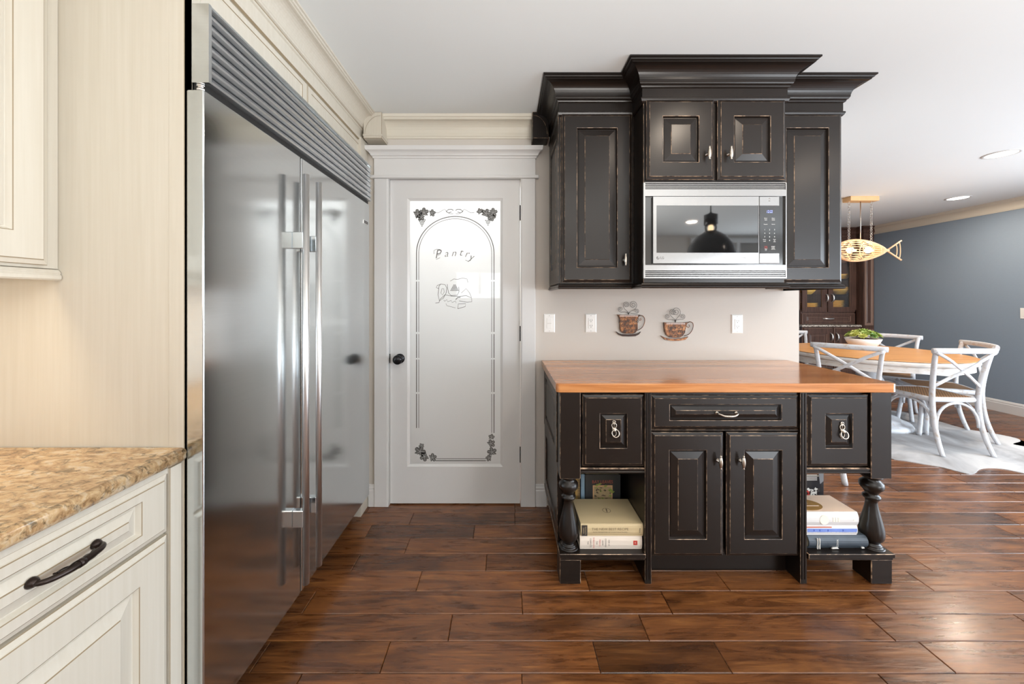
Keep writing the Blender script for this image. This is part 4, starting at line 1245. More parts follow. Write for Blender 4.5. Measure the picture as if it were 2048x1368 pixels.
# ------------------------------------------------------------------ refrigerator and its cream surround
XF = -0.813
fr = thing('refrigerator', 'built-in two-door stainless steel refrigerator with louvred top grille', 'refrigerator', (-1.1, 1.63, 0))
FY0, FY1, FYS = .9745, 2.165, 1.441
bm = NB(); box(bm, -1.44, XF-.048, 1.006, FY1, .136, 2.095); obj('body', bm, M_GASKET, fr)
for ya, yb_ in ((FY0, FYS-.004), (FYS+.004, FY1)):
    bm = NB(); box(bm, XF-.046, XF, ya, yb_, .136, 1.869, bev=.003, seg=2); obj('door', bm, M_STEEL, fr)
doors_ = [c for c in fr.children if c.name.startswith('door')]
def bar(dobj, y):
    bm = NB()
    pts = [(XF+.0465, y, .208), (XF+.0465, y, 1.784)]
    tube(bm, pts, .0118, 20)
    h = obj('handle', bm, M_STEELV, dobj)
    return h
for dobj, y, s in ((doors_[0], FYS-.048, 1), (doors_[1], FYS+.048, -1)):
    bar(dobj, y)
    for z in (1.530, .462):
        bm = NB(); box(bm, XF, XF+.040, y-.012, y+.012, z-.032, z+.032, bev=.002); obj('handle_bracket', bm, M_STEEL, dobj)
# grille
XG = XF; XF = XF+.010
gz0f, gz1f = 1.887, 2.100
bm = NB(); box(bm, XF-.040, XF+.006, FY0-.002, FY0+.0015, gz0f, gz1f); box(bm, XF-.040, XF, FY1-.012, FY1-.010, gz0f, gz1f); box(bm, XF-.040, XF+.004, FY0, FY1, gz1f-.006, gz1f)
box(bm, XF-.040, XF+.006, FY0+.0015, FY0+.008, gz0f, gz1f)
obj('grille_frame', bm, M_STEEL, fr)
NL = 7
pl = (gz1f-.006-gz0f)/NL
for k in range(NL):
    bm = NB(); za = gz0f+k*pl
    ring = [(XF-.030, za), (XF+.003, za+.003), (XF+.003, za+.010), (XF-.006, za+pl*.72), (XF-.012, za+pl*.97), (XF-.030, za+pl*.97)]
    a = [bm.verts.new((x, FY0+.008, z)) for x, z in ring]; b = [bm.verts.new((x, FY1, z)) for x, z in ring]
    for q in range(len(ring)): bm.faces.new((a[q], a[(q+1) % 6], b[(q+1) % 6], b[q]))
    bm.faces.new(a); bm.faces.new(b)
    obj('louvre', bm, M_GRILLE, fr)
XF = XG
bm = NB(); box(bm, XF-.034, XF-.004, FY0+.01, FY1-.01, 1.869, 1.889); obj('gasket', bm, M_GASKET, fr)
bm = NB(); box(bm, XF-.14, XF-.10, FY0+.04, FY1-.01, 0, .136); obj('kick_plate', bm, M_GASKET, fr)
bm = NB(); lathe(bm, [(0, 0), (.012, 0), (.012, .006), (.009, .006), (.009, .011), (.012, .011), (.012, .016), (0, .016)], (XF-.016, FY0+.014, 1.871), 16); obj('hinge', bm, M_STEELV, fr)
bm = NB()
Mfr = east(XF, 2.075, 1.742)
panel(bm, Mfr, .062, .020, [(0, 0, 0, 0), (0, 0, .003, 0), (.0025, .0025, .003, 1), (.0025, .0025, .002, 1)])
text_into(bm, 'SUB-ZERO', .011, Mfr, .0024, mat=0, at=(.031, .010))
obj('badge', bm, [M_STEELV, M_GASKET], fr)

XS = -0.864       # face of the cream surround
XT = -0.885
sur = thing('refrigerator_surround', 'cream tall cabinet surround with end panel and crown around the refrigerator', 'cabinet', (-1.2, 1.6, 0))
YPN = .975
bm = NB(); box(bm, XL, XS, YPN, YPN+.022, 0, 2.42); obj('end_panel', bm, CR, sur)
bm = NB(); box(bm, XS-.042, XS, YPN-.0015, YPN+.026, 0, 2.28, bev=.0012, bmat=1); obj('stile', bm, CR, sur)
bm = NB(); box(bm, XS-.02, XS, FY1+.002, FY1+.118, 0, 2.28); box(bm, XL, XS-.02, FY1+.004, FY1+.118, 0, 2.42); obj('filler_strip', bm, CR, sur)
bm = NB(); box(bm, XL, XT, YPN+.022, FY1+.118, 2.116, 2.40); obj('top_box', bm, CR, sur)
bm = NB()
box(bm, XT-.02, XT+.001, YPN+.026, FY1+.118, 2.112, 2.27)
for ya, yb_ in ((1.01, 1.60), (1.61, 2.20)):
    panel(bm, east(XT, ya, 2.122), yb_-ya, .136, [(0, 0, 0, 0), (0, 0, .006, 1), (.002, .002, .007, 0), (.03, .022, .007, 1), (.032, .024, .005, 0), (.04, .03, .002, 0)])
obj('top_door', bm, CR, sur)
CRW = [(p, z) for p, z in BIGCROWN]
bm = NB(); sweep(bm, [(XT, YW-.002), (XT, YPN), (XL, YPN)][::-1], [(p, z) for p, z in CRW], wear={1, 8})
obj('crown_moulding', bm, CR, sur)
bm = NB(); box(bm, XT+.03, XT+.142, 2.180, YW-.002, 2.276, ZC-.001, bev=.002, bmat=1)
ribbon(bm, [(XT+.135-.095*math.sin(a*PI/2/8), 2.412-.112*(1-math.cos(a*PI/2/8))) for a in range(9)], .0016, front(0, 2.180, 0), .0012, 1)
box(bm, XT+.028, XT+.146, 2.176, YW-.002, 2.288, 2.300, bev=.002)
obj('corner_block', bm, CR, sur)

# ------------------------------------------------------------------ cream base cabinet, granite, upper cabinet on the left
XBf = -0.887      # carcass face; fronts come out .02
def cream_base(label, ya, yb_, group=None):
    t = thing('base_cabinet', label, 'cabinet', (-1.18, (ya+yb_)/2, 0), group)
    bm = NB(); box(bm, XL, XBf, ya, yb_, .10, .868); box(bm, XL, XBf-.07, ya, yb_, 0, .10); box(bm, XBf, XBf+.012, ya, yb_, .852, .868)
    obj('carcass', bm, CR, t)
    y1 = yb_-.037
    bm = NB(); panel(bm, east(XBf, ya+.01, .704), y1-ya-.01, .150, door_rings(.072, .036, .02, .018)); d1 = obj('drawer', bm, CR, t)
    bm = NB(); panel(bm, east(XBf, ya+.01, .115), y1-ya-.01, .582, door_rings(.078, .078, .02, .03)); obj('door', bm, CR, t)
    bm = NB(); box(bm, XBf, XBf+.018, y1+.003, yb_, .10, .866, bev=.001, bmat=1); obj('stile', bm, CR, t)
    return t, d1
cb, dr1 = cream_base('cream glazed base cabinet with a twisted bronze drawer handle', .45, YPN-.003)
yc = .713; xh = XBf+.02
bm = NB()
zc_ = .785
pts = catmull([(xh, yc-.052, zc_), (xh+.014, yc-.052, zc_-.001), (xh+.024, yc-.040, zc_-.002), (xh+.030, yc-.018, zc_-.002), (xh+.031, yc, zc_-.001), (xh+.030, yc+.018, zc_), (xh+.026, yc+.040, zc_), (xh+.016, yc+.052, zc_), (xh, yc+.052, zc_)], 5)
n = len(pts); tube(bm, pts, [.0048+.0022*math.sin(PI*i/(n-1))**3 for i in range(n)], 12)
for s in (-1, 1): lathe(bm, [(0, 0), (.010, 0), (.010, .003), (.0075, .008), (.005, .012), (0, .012)], (xh, yc+s*.052, zc_), 14, 'X')
for k in range(5):      # reeded twist
    ph = 2*PI*k/5
    q = []
    for i in range(25):
        a = i/24; y = yc-.034+.068*a; base = Vector((xh+.0295-.006*(2*a-1)**2, y, zc_-.001)); w = ph+5.0*a
        q.append(base+Vector((math.cos(w)*.0062, 0, math.sin(w)*.0062)))
    tube(bm, q, .0016, 6)
tube(bm, [(xh+.031, yc-.005, zc_-.001), (xh+.031, yc+.005, zc_-.001)], [.0082, .0082], 14)
obj('handle', bm, M_BRONZE, dr1)

gt = NB()
gp_ = [(0, .870), (.004, .870), (.012, .873), (.016, .880), (.015, .888), (.017, .895), (.013, .902), (.004, .905), (0, .905)]
sweep(gt, [(XBf+.015, YPN-.0035), (XBf+.015, -.30)][::-1], gp_)
for f in gt.faces: f.smooth = True
box(gt, XL, XBf+.015, -.30, YPN-.0035, .870, .905)
o = obj('worktop', gt, M_GRANITE, None, loc=(-1.18, .4, .870)); tag(o, 'golden brown granite worktop with ogee edge on cream cabinet', 'worktop')

XU = -1.205
uc = thing('wall_cabinet', 'cream glazed wall cabinet with warm light under it, above the granite worktop', 'cabinet', (-1.33, .6, 1.36))
bm = NB(); box(bm, XL, XU, .05, YPN-.001, 1.385, 2.40); obj('carcass', bm, CR, uc)
bm = NB(); panel(bm, east(XU, .50, 1.392), .443, .87, door_rings(.073, .080, .02, .03)); obj('door', bm, CR, uc)
bm = NB(); panel(bm, east(XU, .06, 1.392), .434, .87, door_rings(.073, .080, .02, .03)); obj('door', bm, CR, uc)
bm = NB(); sweep(bm, [(XU-.012, YPN-.002), (XU-.012, .05)][::-1], [(0, 1.354), (.020, 1.354), (.024, 1.358), (.024, 1.366), (.020, 1.370), (.022, 1.374), (.016, 1.382), (0, 1.386)], wear=set())
obj('light_rail', bm, CR, uc)
bm = NB(); sweep(bm, [(XU, YPN-.002), (XU, .05)][::-1], CRW); obj('crown_moulding', bm, CR, uc)
bm = NB(); box(bm, -1.42, -1.30, .2, .9, 1.362, 1.385, bev=.002); obj('lamp_strip', bm, M_PLATE, uc)

# ------------------------------------------------------------------ recessed ceiling lights
clab = ['large bright recessed ceiling light farther from the fish pendant', 'small recessed ceiling light close to the blue-grey wall and cream crown']
proto = None
for i, (x, y) in enumerate(CANS):
    lb = clab[i] if i < 2 else 'recessed ceiling light out of view above the %s' % ['black cabinets', 'granite worktop', 'kitchen seating', 'sink', 'breakfast area', 'far dining corner'][i-2]
    if proto is None:
        t = thing('recessed_light', lb, 'ceiling light', (x, y, ZC), 'recessed ceiling lights')
        bm = NB(); lathe(bm, [(.080, 0), (.098, 0), (.100, -.002), (.098, -.004), (.084, -.006), (.080, -.003)], (x, y, ZC), 36, caps=False); obj('trim_ring', bm, M_WHITE, t)
        bm = NB(); lathe(bm, [(0, -.003), (.081, -.003), (.081, -.001), (0, -.001)], (x, y, ZC), 36); obj('lens', bm, M_CAN, t)
        proto = t
    else:
        t = copy_tree(proto); t.location = (x, y, ZC); t['label'] = lb

# pendant lamp behind the viewer, mirrored in the microwave window
def pendant(label, x, y):
    t = thing('pendant_lamp', label, 'pendant lamp', (x, y, 1.62), 'black pendant lamps over the kitchen')
    bm = NB(); lathe(bm, [(.245, 1.62), (.250, 1.625), (.235, 1.72), (.20, 1.84), (.14, 1.93), (.06, 1.985), (.045, 1.99), (.045, 1.985), (.055, 1.975), (.13, 1.92), (.19, 1.83), (.225, 1.71), (.240, 1.625), (.245, 1.62)], (x, y, 0), 36, caps=False); obj('shade', bm, M_KNOBBLK, t)
    bm = NB(); lathe(bm, [(.05, 1.99), (.055, 2.02), (.05, 2.05), (.047, 2.05), (.05, 2.02), (.047, 1.99)], (x, y, 0), 20, caps=False); obj('glass_collar', bm, M_GLASS, t)
    bm = NB(); lathe(bm, [(0, 1.99), (.022, 1.99), (.026, 2.02), (.020, 2.045), (0, 2.05)], (x, y, 0), 16); obj('bulb', bm, M_BULB, t)
    bm = NB(); lathe(bm, [(0, 2.05), (.062, 2.05), (.062, 2.15), (.02, 2.165), (.006, 2.18), (.004, ZC-.02), (.06, ZC-.018), (.062, ZC), (0, ZC)], (x, y, 0), 24); obj('stem', bm, M_KNOBBLK, t)
    return t
pendant('black dome pendant lamp mirrored in the microwave window', 2.06, -.12)
pendant('black dome pendant lamp out of view over the kitchen seating', .62, -.5)

# ------------------------------------------------------------------ dining room: rug
rugpx = [(1745, 880), (1762, 905), (1782, 918), (1812, 923), (1846, 929), (1882, 935), (1916, 944), (1938, 949), (1950, 947), (1958, 940), (1970, 937), (1988, 937), (2012, 940), (2048, 948), (2110, 962), (2165, 955), (2185, 935), (2150, 915), (2100, 903), (2048, 894), (2026, 889), (2041, 884), (2034, 878),
         (2008, 872), (1976, 866), (1942, 861), (1916, 855), (1886, 846), (1840, 833), (1800, 824), (1765, 822), (1748, 838)]
rp = catmull([PF(a, b) for a, b in rugpx]+[PF(*rugpx[0])], 4)[:-1]
bm = NB()
prism(bm, [(p.x, p.y) for p in rp], lambda u, v, d_: Vector((u, v, d_)), 0.0005, .006)
bmesh.ops.triangulate(bm, faces=[f for f in bm.faces if len(f.verts) > 4])
o = obj('cowhide_rug', bm, M_HIDE, None, loc=(3.7, 3.3, 0)); tag(o, 'grey and white cowhide rug spread under the dining table', 'rug')
RZ = .006

# ------------------------------------------------------------------ dining table
TX, TY, TR = 3.83, 3.80, .715
tb = thing('dining_table', 'round dining table with honey oak top, whitewashed scalloped apron and pedestal', 'table', (TX, TY, RZ))
bm = NB(); lathe(bm, [(0, .762), (TR-.004, .762), (TR, .759), (TR, .757)], (TX, TY, 0), 64, caps=False); lathe(bm, [(TR, .757), (0, .750)], (TX, TY, 0), 64, caps=False)
for f in bm.faces: f.smooth = False
obj('table_top', bm, M_TABLE, tb)
bm = NB(); lathe(bm, [(0, .752), (TR-.002, .752), (TR+.002, .748), (TR+.002, .720), (TR-.006, .712), (TR-.03, .706), (TR-.035, .700), (0, .700)], (TX, TY, 0), 64); obj('top_edge', bm, M_WWEDGE, tb)
bm = NB()
N = 96; rows_ = []
for k in range(N):
    a = 2*PI*k/N; zz_ = .640+.014*abs(math.sin(4*a))
    rows_.append([bm.verts.new((TX+r*math.cos(a), TY+r*math.sin(a), z)) for r, z in ((TR-.03, .705), (TR-.028, zz_), (TR-.055, zz_), (TR-.055, .705))])
for k in range(N):
    a, b = rows_[k], rows_[(k+1) % N]
    for q in range(3): bm.faces.new((a[q], b[q], b[q+1], a[q+1]))
obj('apron', bm, M_WWEDGE, tb)
bm = NB(); lathe(bm, [(.0, .0+RZ), (.315, RZ), (.318, .03), (.305, .052), (.26, .060), (.235, .085), (.225, .095), (.16, .115), (.125, .145), (.10, .19), (.085, .25), (.095, .30), (.125, .36), (.135, .41), (.11, .47), (.085, .52), (.08, .58), (.11, .63), (.15, .665), (.15, .70), (0, .70)], (TX, TY, 0), 40)
obj('pedestal', bm, M_WWASH, tb)

# ------------------------------------------------------------------ cross-back chairs
def make_chair(label):
    t = thing('dining_chair', label, 'chair', (0, 0, 0), 'whitewashed cross-back chairs around the dining table')
    L = []
    sh = .452
    bm = NB()      # woven seat
    shape = [(-.185, -.19), (-.19, -.1), (-.205, .08), (-.21, .17), (-.17, .215), (0, .228), (.17, .215), (.21, .17), (.205, .08), (.19, -.1), (.185, -.19), (0, -.20)]
    sm = [(p.x, p.y) for p in catmull([Vector((a, b, 0)) for a, b in shape]+[Vector((shape[0][0], shape[0][1], 0))], 3)[:-1]]
    prism(bm, [(x*.93, y*.93) for x, y in sm], lambda u, v, d_: Vector((u, v, d_)), sh-.006, sh+.010)
    bmesh.ops.triangulate(bm, faces=[f for f in bm.faces if len(f.verts) > 4])
    obj('seat', bm, M_RATTAN, t)
    bm = NB(); tube(bm, [(x, y, sh-.008) for x, y in sm], .021, 8, closed=True, sq=(.020, .022, (0, 0, 1))); obj('seat_frame', bm, M_WWASH, t)
    for s in (-1, 1):
        bm = NB()
        pts = catmull([(s*.205, -.300, 0), (s*.197, -.262, .10), (s*.190, -.225, .25), (s*.188, -.208, .44), (s*.198, -.222, .62), (s*.215, -.252, .80), (s*.226, -.272, .868)], 4)
        tube(bm, pts, [.0155+.003*math.sin(PI*i/(len(pts)-1)) for i in range(len(pts))], 10); obj('rear_post', bm, M_WWASH, t)
        bm = NB(); tube(bm, catmull([(s*.215, .205, 0), (s*.200, .188, .16), (s*.186, .172, .32), (s*.182, .168, .445)], 4), .0175, 10); obj('front_leg', bm, M_WWASH, t)
    # bent stretchers below the seat
    def arch(a, b, bow):
        a, b = Vector(a), Vector(b); pts = []
        for i in range(15):
            th = PI*i/14; w = (1-math.cos(th))/2; p = a.lerp(b, w); pts.append(Vector((p.x+bow[0]*math.sin(th), p.y+bow[1]*math.sin(th), .215+.205*math.sin(th)**.8 if 0 < i < 14 else .215)))
        bm = NB(); tube(bm, pts, .0105, 8); obj('arched_stretcher', bm, M_WWASH, t)
    arch((-.172, -.225, 0), (.172, -.225, 0), (0, .01)); arch((-.178, .168, 0), (.178, .168, 0), (0, .01))
    for s in (-1, 1): arch((s*.190, -.212, 0), (s*.190, .165, 0), (0, 0))
    # curved top rail and crossing braces, bowed backwards
    def bow(x): return -.272-.030*(1-(x/.25)**2)
    bm = NB(); pts = [(x, bow(x), .868+.004*math.cos(x*6)) for x in [-.255+.51*i/16 for i in range(17)]]
    tube(bm, pts, .02, 10, sq=(.014, .024, (0, 0, 1))); obj('top_rail', bm, M_WWASH, t)
    for s in (-1, 1):
        q = []
        for i in range(15):
            a = i/14; x = s*(.236-.426*a); z = .855-.295*(a**1.12); yb_ = bow(x)*(1-a)+(-.212-.030*(1-(x/.25)**2)*(1-a))*a
            q.append((x, yb_-.006*s*(1 if .3 < a < .7 else 0)-.008, z))
        bm = NB(); tube(bm, q, .01, 8, sq=(.009, .014, (0, 0, 1))); obj('cross_brace', bm, M_WWASH, t)
    return t
chairs = [((3.825, 3.275), (0.03, 1), 'whitewashed cross-back chair seen whole from behind on the near side of the table', RZ),
          ((3.30, 3.455), (.74, .67), 'whitewashed cross-back chair directly behind the wooden worktop corner', RZ),
          ((4.246, 3.556), (-.884, .467), 'whitewashed cross-back chair by the blue-grey wall, back to the sliding doors', RZ),
          ((4.36, 4.135), (-.80, -.60), 'whitewashed cross-back chair on the far side, behind the bowl of succulents', 0),
          ((3.77, 4.50), (.08, -1), 'whitewashed cross-back chair in front of the hutch doors', 0),
          ((2.19, 2.76), (1, -.02), 'whitewashed cross-back chair hidden behind the kitchen wall, one leg showing below the black cabinet', 0)]
ch0 = None
for (x, y), (dx, dy), lb, z in chairs:
    c = make_chair(lb) if ch0 is None else copy_tree(ch0)
    if ch0 is None: ch0 = c
    c['label'] = lb
    c.location = (x, y, z); c.rotation_euler = (0, 0, math.atan2(-dx, dy))

# ------------------------------------------------------------------ bowl of succulents
bx_, by_, bz_ = 3.99, 4.03, .7622
bw = thing('succulent_bowl', 'white bowl of green succulents on the round dining table', 'potted plant', (bx_, by_, bz_))
bm = NB(); lathe(bm, [(0, 0), (.085, 0), (.10, .012), (.135, .060), (.155, .108), (.150, .110), (.130, .070), (.09, .03), (0, .03)], (bx_, by_, bz_), 40); obj('bowl', bm, M_CERAM, bw)
bm = NB(); lathe(bm, [(.148, .098), (.10, .108), (0, .118)], (bx_, by_, bz_), 24, caps=False); obj('soil', bm, M_SOIL, bw)
rs = random.Random(5)
spots = [(0, 0, .075), (.06, .03, .062), (-.06, .02, .062), (.02, -.07, .06), (-.05, -.07, .055), (.09, -.045, .058), (-.11, -.02, .055), (.11, .03, .05), (.03, .085, .055), (-.06, .085, .05), (.125, -.01, .045), (-.125, .035, .045), (.07, -.10, .05), (-.01, -.12, .05), (-.09, -.09, .045), (.1, .09, .05)]
for k, (ox, oy, r) in enumerate(spots):
    bm = NB()
    rad = math.hypot(ox, oy); zc0 = bz_+.128+.05*(1-(rad/.15)**2)*1.0
    tilt = Vector((ox, oy, .16)).normalized()
    q = Vector((0, 0, 1)).rotation_difference(tilt).to_matrix()
    for layer in range(3):
        n = 9-2*layer
        for j in range(n):
            a = 2*PI*j/n+layer*.5+rs.uniform(-.1, .1); el = .25+.42*layer+rs.uniform(-.08, .08); ln = r*(1.0-.2*layer); w = r*.26
            d_ = Vector((math.cos(a)*math.cos(el), math.sin(a)*math.cos(el), math.sin(el))); sd = Vector((-math.sin(a), math.cos(a), 0)); up = d_.cross(sd)*-1
            P = [d_*ln*.15-sd*w*.4, d_*ln*.15+sd*w*.4, d_*ln*.65+sd*w, d_*ln, d_*ln*.65-sd*w, d_*ln*.6+up*w*.35]
            vs = [bm.verts.new(Vector((bx_+ox, by_+oy, zc0))+q @ p) for p in P]
            for f3 in ((0, 1, 5), (1, 2, 5), (2, 3, 5), (3, 4, 5), (4, 0, 5), (1, 0, 4), (1, 4, 2), (2, 4, 3)):
                f = bm.faces.new([vs[i] for i in f3])
    obj('rosette', bm, (M_LEAF1, M_LEAF2, M_LEAF3, M_LEAF1)[k % 4], bw)

# ------------------------------------------------------------------ fish pendant
fY = 4.0; fX = (1721-CX)*fY/F; fZ = H-(501-CY)*fY/F
fp = thing('fish_pendant_lamp', 'rattan fish-shaped pendant lamp with lit bulbs hanging over the dining table', 'pendant lamp', (fX, fY, fZ))
bm = NB(); box(bm, fX-.155, fX+.16, fY-.05, fY+.05, ZC-.05, ZC-.0005, bev=.003); obj('canopy', bm, M_CANOPYWOOD, fp)
A0 = .285
def fr_(x):      # body radius along the length, nose at -A0
    u = (x+A0)/(2*A0); u = max(0.0, min(1.0, u))
    return .118*(math.sin(PI*min(1, u**.80)))**.75*(1-.12*u)+.010
for k in range(26):
    a = 2*PI*k/26
    pts = []
    for i in range(19):
        x = -A0+2*A0*i/18; r = fr_(x); pts.append((fX+x, fY+r*math.cos(a)*.8, fZ+r*math.sin(a)))
    bm = NB(); tube(bm, pts, .0045, 6); obj('rib', bm, M_RIBS, fp)
for x in (-.255, -.17, -.06, .07, .18, .26):
    r = fr_(x)-.004
    bm = NB(); tube(bm, [(fX+x, fY+r*.8*math.cos(2*PI*k/24), fZ+r*math.sin(2*PI*k/24)) for k in range(24)], .004, 6, closed=True); obj('hoop', bm, M_RIBS, fp)
bm = NB(); lathe(bm, [(0, -.0), (.014, 0), (.018, .03), (.010, .05), (0, .05)], (fX+A0-.02, fY, fZ), 12, 'X'); obj('end_cap', bm, M_RIBS, fp)
bm = NB(); lathe(bm, [(0, 0), (.03, .0), (.034, .02), (.02, .03), (0, .03)], (fX-A0-.005, fY, fZ), 14, 'X'); obj('end_cap', bm, M_RIBS, fp)
for s in (-1, 1):
    bm = NB(); tube(bm, [(fX+A0+.01, fY, fZ+s*.004), (fX+A0+.155, fY-.01, fZ+s*.108)], .0088, 8); obj('tail_stick', bm, M_RIBS, fp)
for q in (.085, .120):
    bm = NB(); tube(bm, [(fX+A0+.01+q*1.05+.014*math.cos(a), fY-.005, fZ+q*.72*math.sin(a)) for a in [(-1+2*i/10)*PI/2 for i in range(11)]], .005, 6); obj('tail_arc', bm, M_RIBS, fp)
for bxp in (-.115, .085):
    bm = NB(); lathe(bm, [(0, -.034), (.02, -.028), (.032, -.008), (.032, .010), (.02, .03), (.012, .04), (.012, .06), (0, .06)], (fX+bxp, fY, fZ+.004), 18, 'X'); obj('bulb', bm, M_BULB, fp)
for bxp in (-.115, .085):
    ld = bpy.data.lights.new('fish_lamp_bulb', 'POINT'); ld.energy = 2; ld.color = (1, .75, .48); ld.shadow_soft_size = .035
    lo = bpy.data.objects.new('fish_lamp_bulb', ld); lo.location = (fX+bxp, fY, fZ+.05); COL.objects.link(lo)
for cxp in (-.128, .118):
    bm = NB(); z = ZC-.052; k = 0
    zend = fZ+fr_(cxp)
    while z > zend+.004:
        ln = .036
        pts = []
        for i in range(12):
            a = 2*PI*i/12; u = .0095*math.cos(a); v = (ln/2-.001)*math.sin(a)
            pts.append((fX+cxp+(u if k % 2 == 0 else 0), fY+(0 if k % 2 == 0 else u), z-ln/2+v))
        tube(bm, pts, .0022, 5, closed=True); z -= ln-.007; k += 1
    obj('chain', bm, M_CHAIN, fp, kind='stuff')
bm = NB(); tube(bm, [(fX, fY, ZC-.05), (fX, fY, fZ+.10)], .0045, 8); obj('cord_rod', bm, M_CHAIN, fp)

# ------------------------------------------------------------------ hutch
HYU, HYP, HYB = 5.76, 5.64, 5.68
hx0, hx1 = 4.685, 5.594
hu = thing('hutch', 'dark stained dining hutch with glass doors and granite counter', 'hutch', (5.2, 5.9, 0))
HM = [M_HUTCH, M_HUTCHE]
bm = NB()
box(bm, hx0, hx0+.02, HYU, YD-.002, .90, 2.40); box(bm, hx1-.03, hx1, HYU, YD-.002, .90, 2.40); box(bm, hx0, hx1, YD-.02, YD-.002, .90, 2.40)
box(bm, hx0, hx1, HYU, YD-.002, .905, 1.135); box(bm, hx0, hx1, HYU, YD-.002, 2.22, 2.40)
box(bm, 5.115, 5.135, HYU, HYU+.02, 1.13, 2.22)
obj('upper_case', bm, HM, hu)
bm = NB(); box(bm, hx0-.02, hx1, HYB, YD-.002, .0, .872); obj('base_case', bm, HM, hu)
bm = NB(); box(bm, hx0-.03, hx1-.002, HYU-.10, YD-.022, .874, .904, bev=.006, seg=2); obj('counter', bm, M_HGRANITE, hu)
for z in (1.37, 1.62, 1.88):
    bm = NB(); box(bm, hx0+.02, hx1-.03, HYU+.03, YD-.02, z, z+.012); obj('shelf', bm, M_GLASS, hu)
for x0, x1, hxk in ((4.722, 5.116, 5.098), (5.134, 5.562, 5.19)):
    bm = NB(); st = .078
    Mh = front(x0, HYU, 1.104); w = x1-x0; h = 2.235-1.104
    O = [(0, 0), (w, 0), (w, h), (0, h)]; I = [(st, st), (w-st, st), (w-st, h-st), (st, h-st)]
    lay = [[bm.verts.new(Mh(u, v, d_)) for u, v in R] for R, d_ in ((O, 0), (O, .018), (I, .018), (I, .0))]
    for q, (a, b) in enumerate(zip(lay[:-1], lay[1:])):
        for k in range(4): f = bm.faces.new((a[k], a[(k+1) % 4], b[(k+1) % 4], b[k])); f.material_index = 1 if q == 2 else 0
    dd = obj('door', bm, HM, hu)
    bm = NB(); prism(bm, I, Mh, .004, .008); obj('pane', bm, M_GLASS, dd)
    bm = NB(); zc2 = H-(596-CY)*HYU/F
    tube(bm, catmull([(hxk, HYU-.018, zc2-.065), (hxk, HYU-.05, zc2-.045), (hxk, HYU-.062, zc2), (hxk, HYU-.05, zc2+.045), (hxk, HYU-.018, zc2+.065)], 5), .011, 8, sq=(.012, .006, (0, 1, 0))); obj('handle', bm, M_STEELV, dd)
bm = NB(); panel(bm, front(4.722, HYU, .915), .842, .165, [(0, 0, 0, 0), (0, 0, .016, 1), (.003, .003, .018, 0), (.07, .040, .018, 1), (.074, .044, .010, 0), (.10, .06, .014, 1), (.102, .062, .014, 0)]); dd = obj('drawer', bm, HM, hu)
xc2 = (1655-CX)*HYU/F
bm = NB(); tube(bm, catmull([(xc2-.085, HYU-.014, 1.0), (xc2-.06, HYU-.045, 1.0), (xc2, HYU-.052, .998), (xc2+.06, HYU-.045, 1.0), (xc2+.085, HYU-.014, 1.0)], 5), .01, 8, sq=(.010, .006, (0, 1, 0))); obj('handle', bm, M_STEELV, dd)
for x0, x1, hxk in ((4.69, 5.125, 5.10), (5.155, 5.57, 5.19)):
    bm = NB(); panel(bm, front(x0, HYB, .11), x1-x0, .745, [(0, 0, 0, 0), (0, 0, .016, 1), (.003, .003, .018, 0), (.08, .09, .018, 1), (.084, .094, .010, 0), (.11, .12, .014, 1), (.112, .122, .014, 0)]); dd = obj('door', bm, HM, hu)
    zc2 = .715
    bm = NB(); tube(bm, catmull([(hxk, HYB-.016, zc2-.065), (hxk, HYB-.05, zc2-.045), (hxk, HYB-.062, zc2), (hxk, HYB-.05, zc2+.045), (hxk, HYB-.016, zc2+.065)], 5), .011, 8, sq=(.012, .006, (0, 1, 0))); obj('handle', bm, M_STEELV, dd)
# tall end pilaster
bm = NB(); box(bm, hx1, XB-.004, HYP, YD-.002, 0, 2.40)
for z0, z1 in ((.10, .84), (.90, 2.22)):
    panel(bm, front(hx1+.012, HYP, z0), XB-hx1-.03, z1-z0, [(0, 0, 0, 0), (0, 0, .006, 1), (.028, .03, .006, 1), (.034, .036, .0, 0), (.042, .05, .003, 1), (.044, .052, .004, 0)])
obj('pilaster', bm, HM, hu)
bm = NB(); sweep(bm, [(hx0, HYU), (hx1-.004, HYU)], BIGCROWN, wear=set()); sweep(bm, [(hx1, HYU+.1), (hx1, HYP), (XB-.02, HYP)], BIGCROWN, wear=set()); obj('crown_moulding', bm, HM, hu)
ld = bpy.data.lights.new('hutch_lamp', 'AREA'); ld.shape = 'RECTANGLE'; ld.size = .6; ld.size_y = .05; ld.energy = 7; ld.color = (1, .78, .48)
lo = bpy.data.objects.new('hutch_lamp', ld); lo.location = (5.15, HYU+.10, 2.20); COL.objects.link(lo)
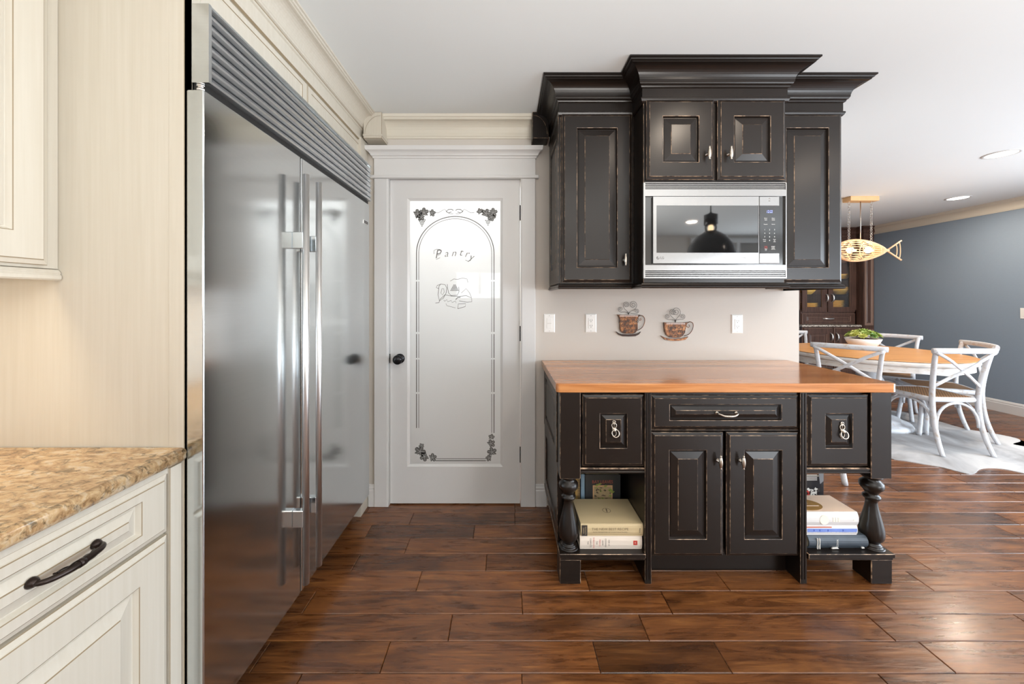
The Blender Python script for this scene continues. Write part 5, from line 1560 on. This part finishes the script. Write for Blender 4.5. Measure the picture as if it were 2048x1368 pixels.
# dishes in the hutch
def plate(label, x, y, z, r, group):
    bm = NB(); lathe(bm, [(0, 0), (r*.6, 0), (r*.66, .004), (r, .020), (r, .0245), (r*.62, .009), (0, .007)], (x, y, z), 24)
    o = obj('plate', bm, M_YELLOW, None, loc=(x, y, z)); tag(o, label, 'plate', group); return o
ordn = ['lowest', 'second from the bottom', 'third from the bottom', 'fourth from the bottom', 'fifth from the bottom', 'sixth from the bottom', 'topmost']
for side, x, n in (('left', (1618-CX)*5.93/F, 5), ('right', (1670-CX)*5.93/F, 7)):
    first = None
    for k in range(n):
        lb = 'yellow plate in the %s hutch stack, %s' % ({'left': 'shorter', 'right': 'taller'}[side], 'topmost' if k == n-1 else ordn[k])
        if first is None: first = plate(lb, x, 5.93, 1.136, .115, 'yellow plates in the hutch')
        else:
            c = first.copy(); COL.objects.link(c); c.location = (x, 5.93, 1.136+k*.0215); c['label'] = lb
def dbowl(label, x, z, r, h):
    bm = NB(); lathe(bm, [(0, 0), (r*.4, 0), (r*.5, .006), (r*.85, h*.6), (r, h), (r*.97, h), (r*.8, h*.6), (r*.42, .012), (0, .012)], (x, 5.93, z), 24)
    o = obj('bowl', bm, M_YELLOW, None, loc=(x, 5.93, z)); tag(o, label, 'bowl', 'yellow bowls in the hutch'); return o
xr = (1681-CX)*5.93/F; xl = (1612-CX)*5.93/F
dbowl('wide yellow bowl on a glass shelf of the hutch, lower of two nested', xr, 1.383, .15, .09)
dbowl('yellow bowl nested in the wide yellow bowl on the hutch shelf', xr, 1.420, .14, .085)
dbowl('small yellow bowl alone on the hutch shelf above the shorter plate stack', xl+.02, 1.383, .11, .075)
dbowl('yellow bowl on the higher hutch shelf above the two nested bowls', xr+.02, 1.633, .13, .08)

# small flat print stays joined, one part each
for o in list(COL.objects):
    if o.type == 'MESH' and o.name.split('.')[0] in ('slots', 'button_lettering', 'lettering', 'spine_print', 'cover_print', 'rim_pattern', 'etched_border', 'etched_vine', 'etched_lettering', 'etched_still_life', 'spine_ribs', 'tag_mark', 'gold_oval', 'emblem', 'spine_band'):
        o['kind'] = 'stuff'
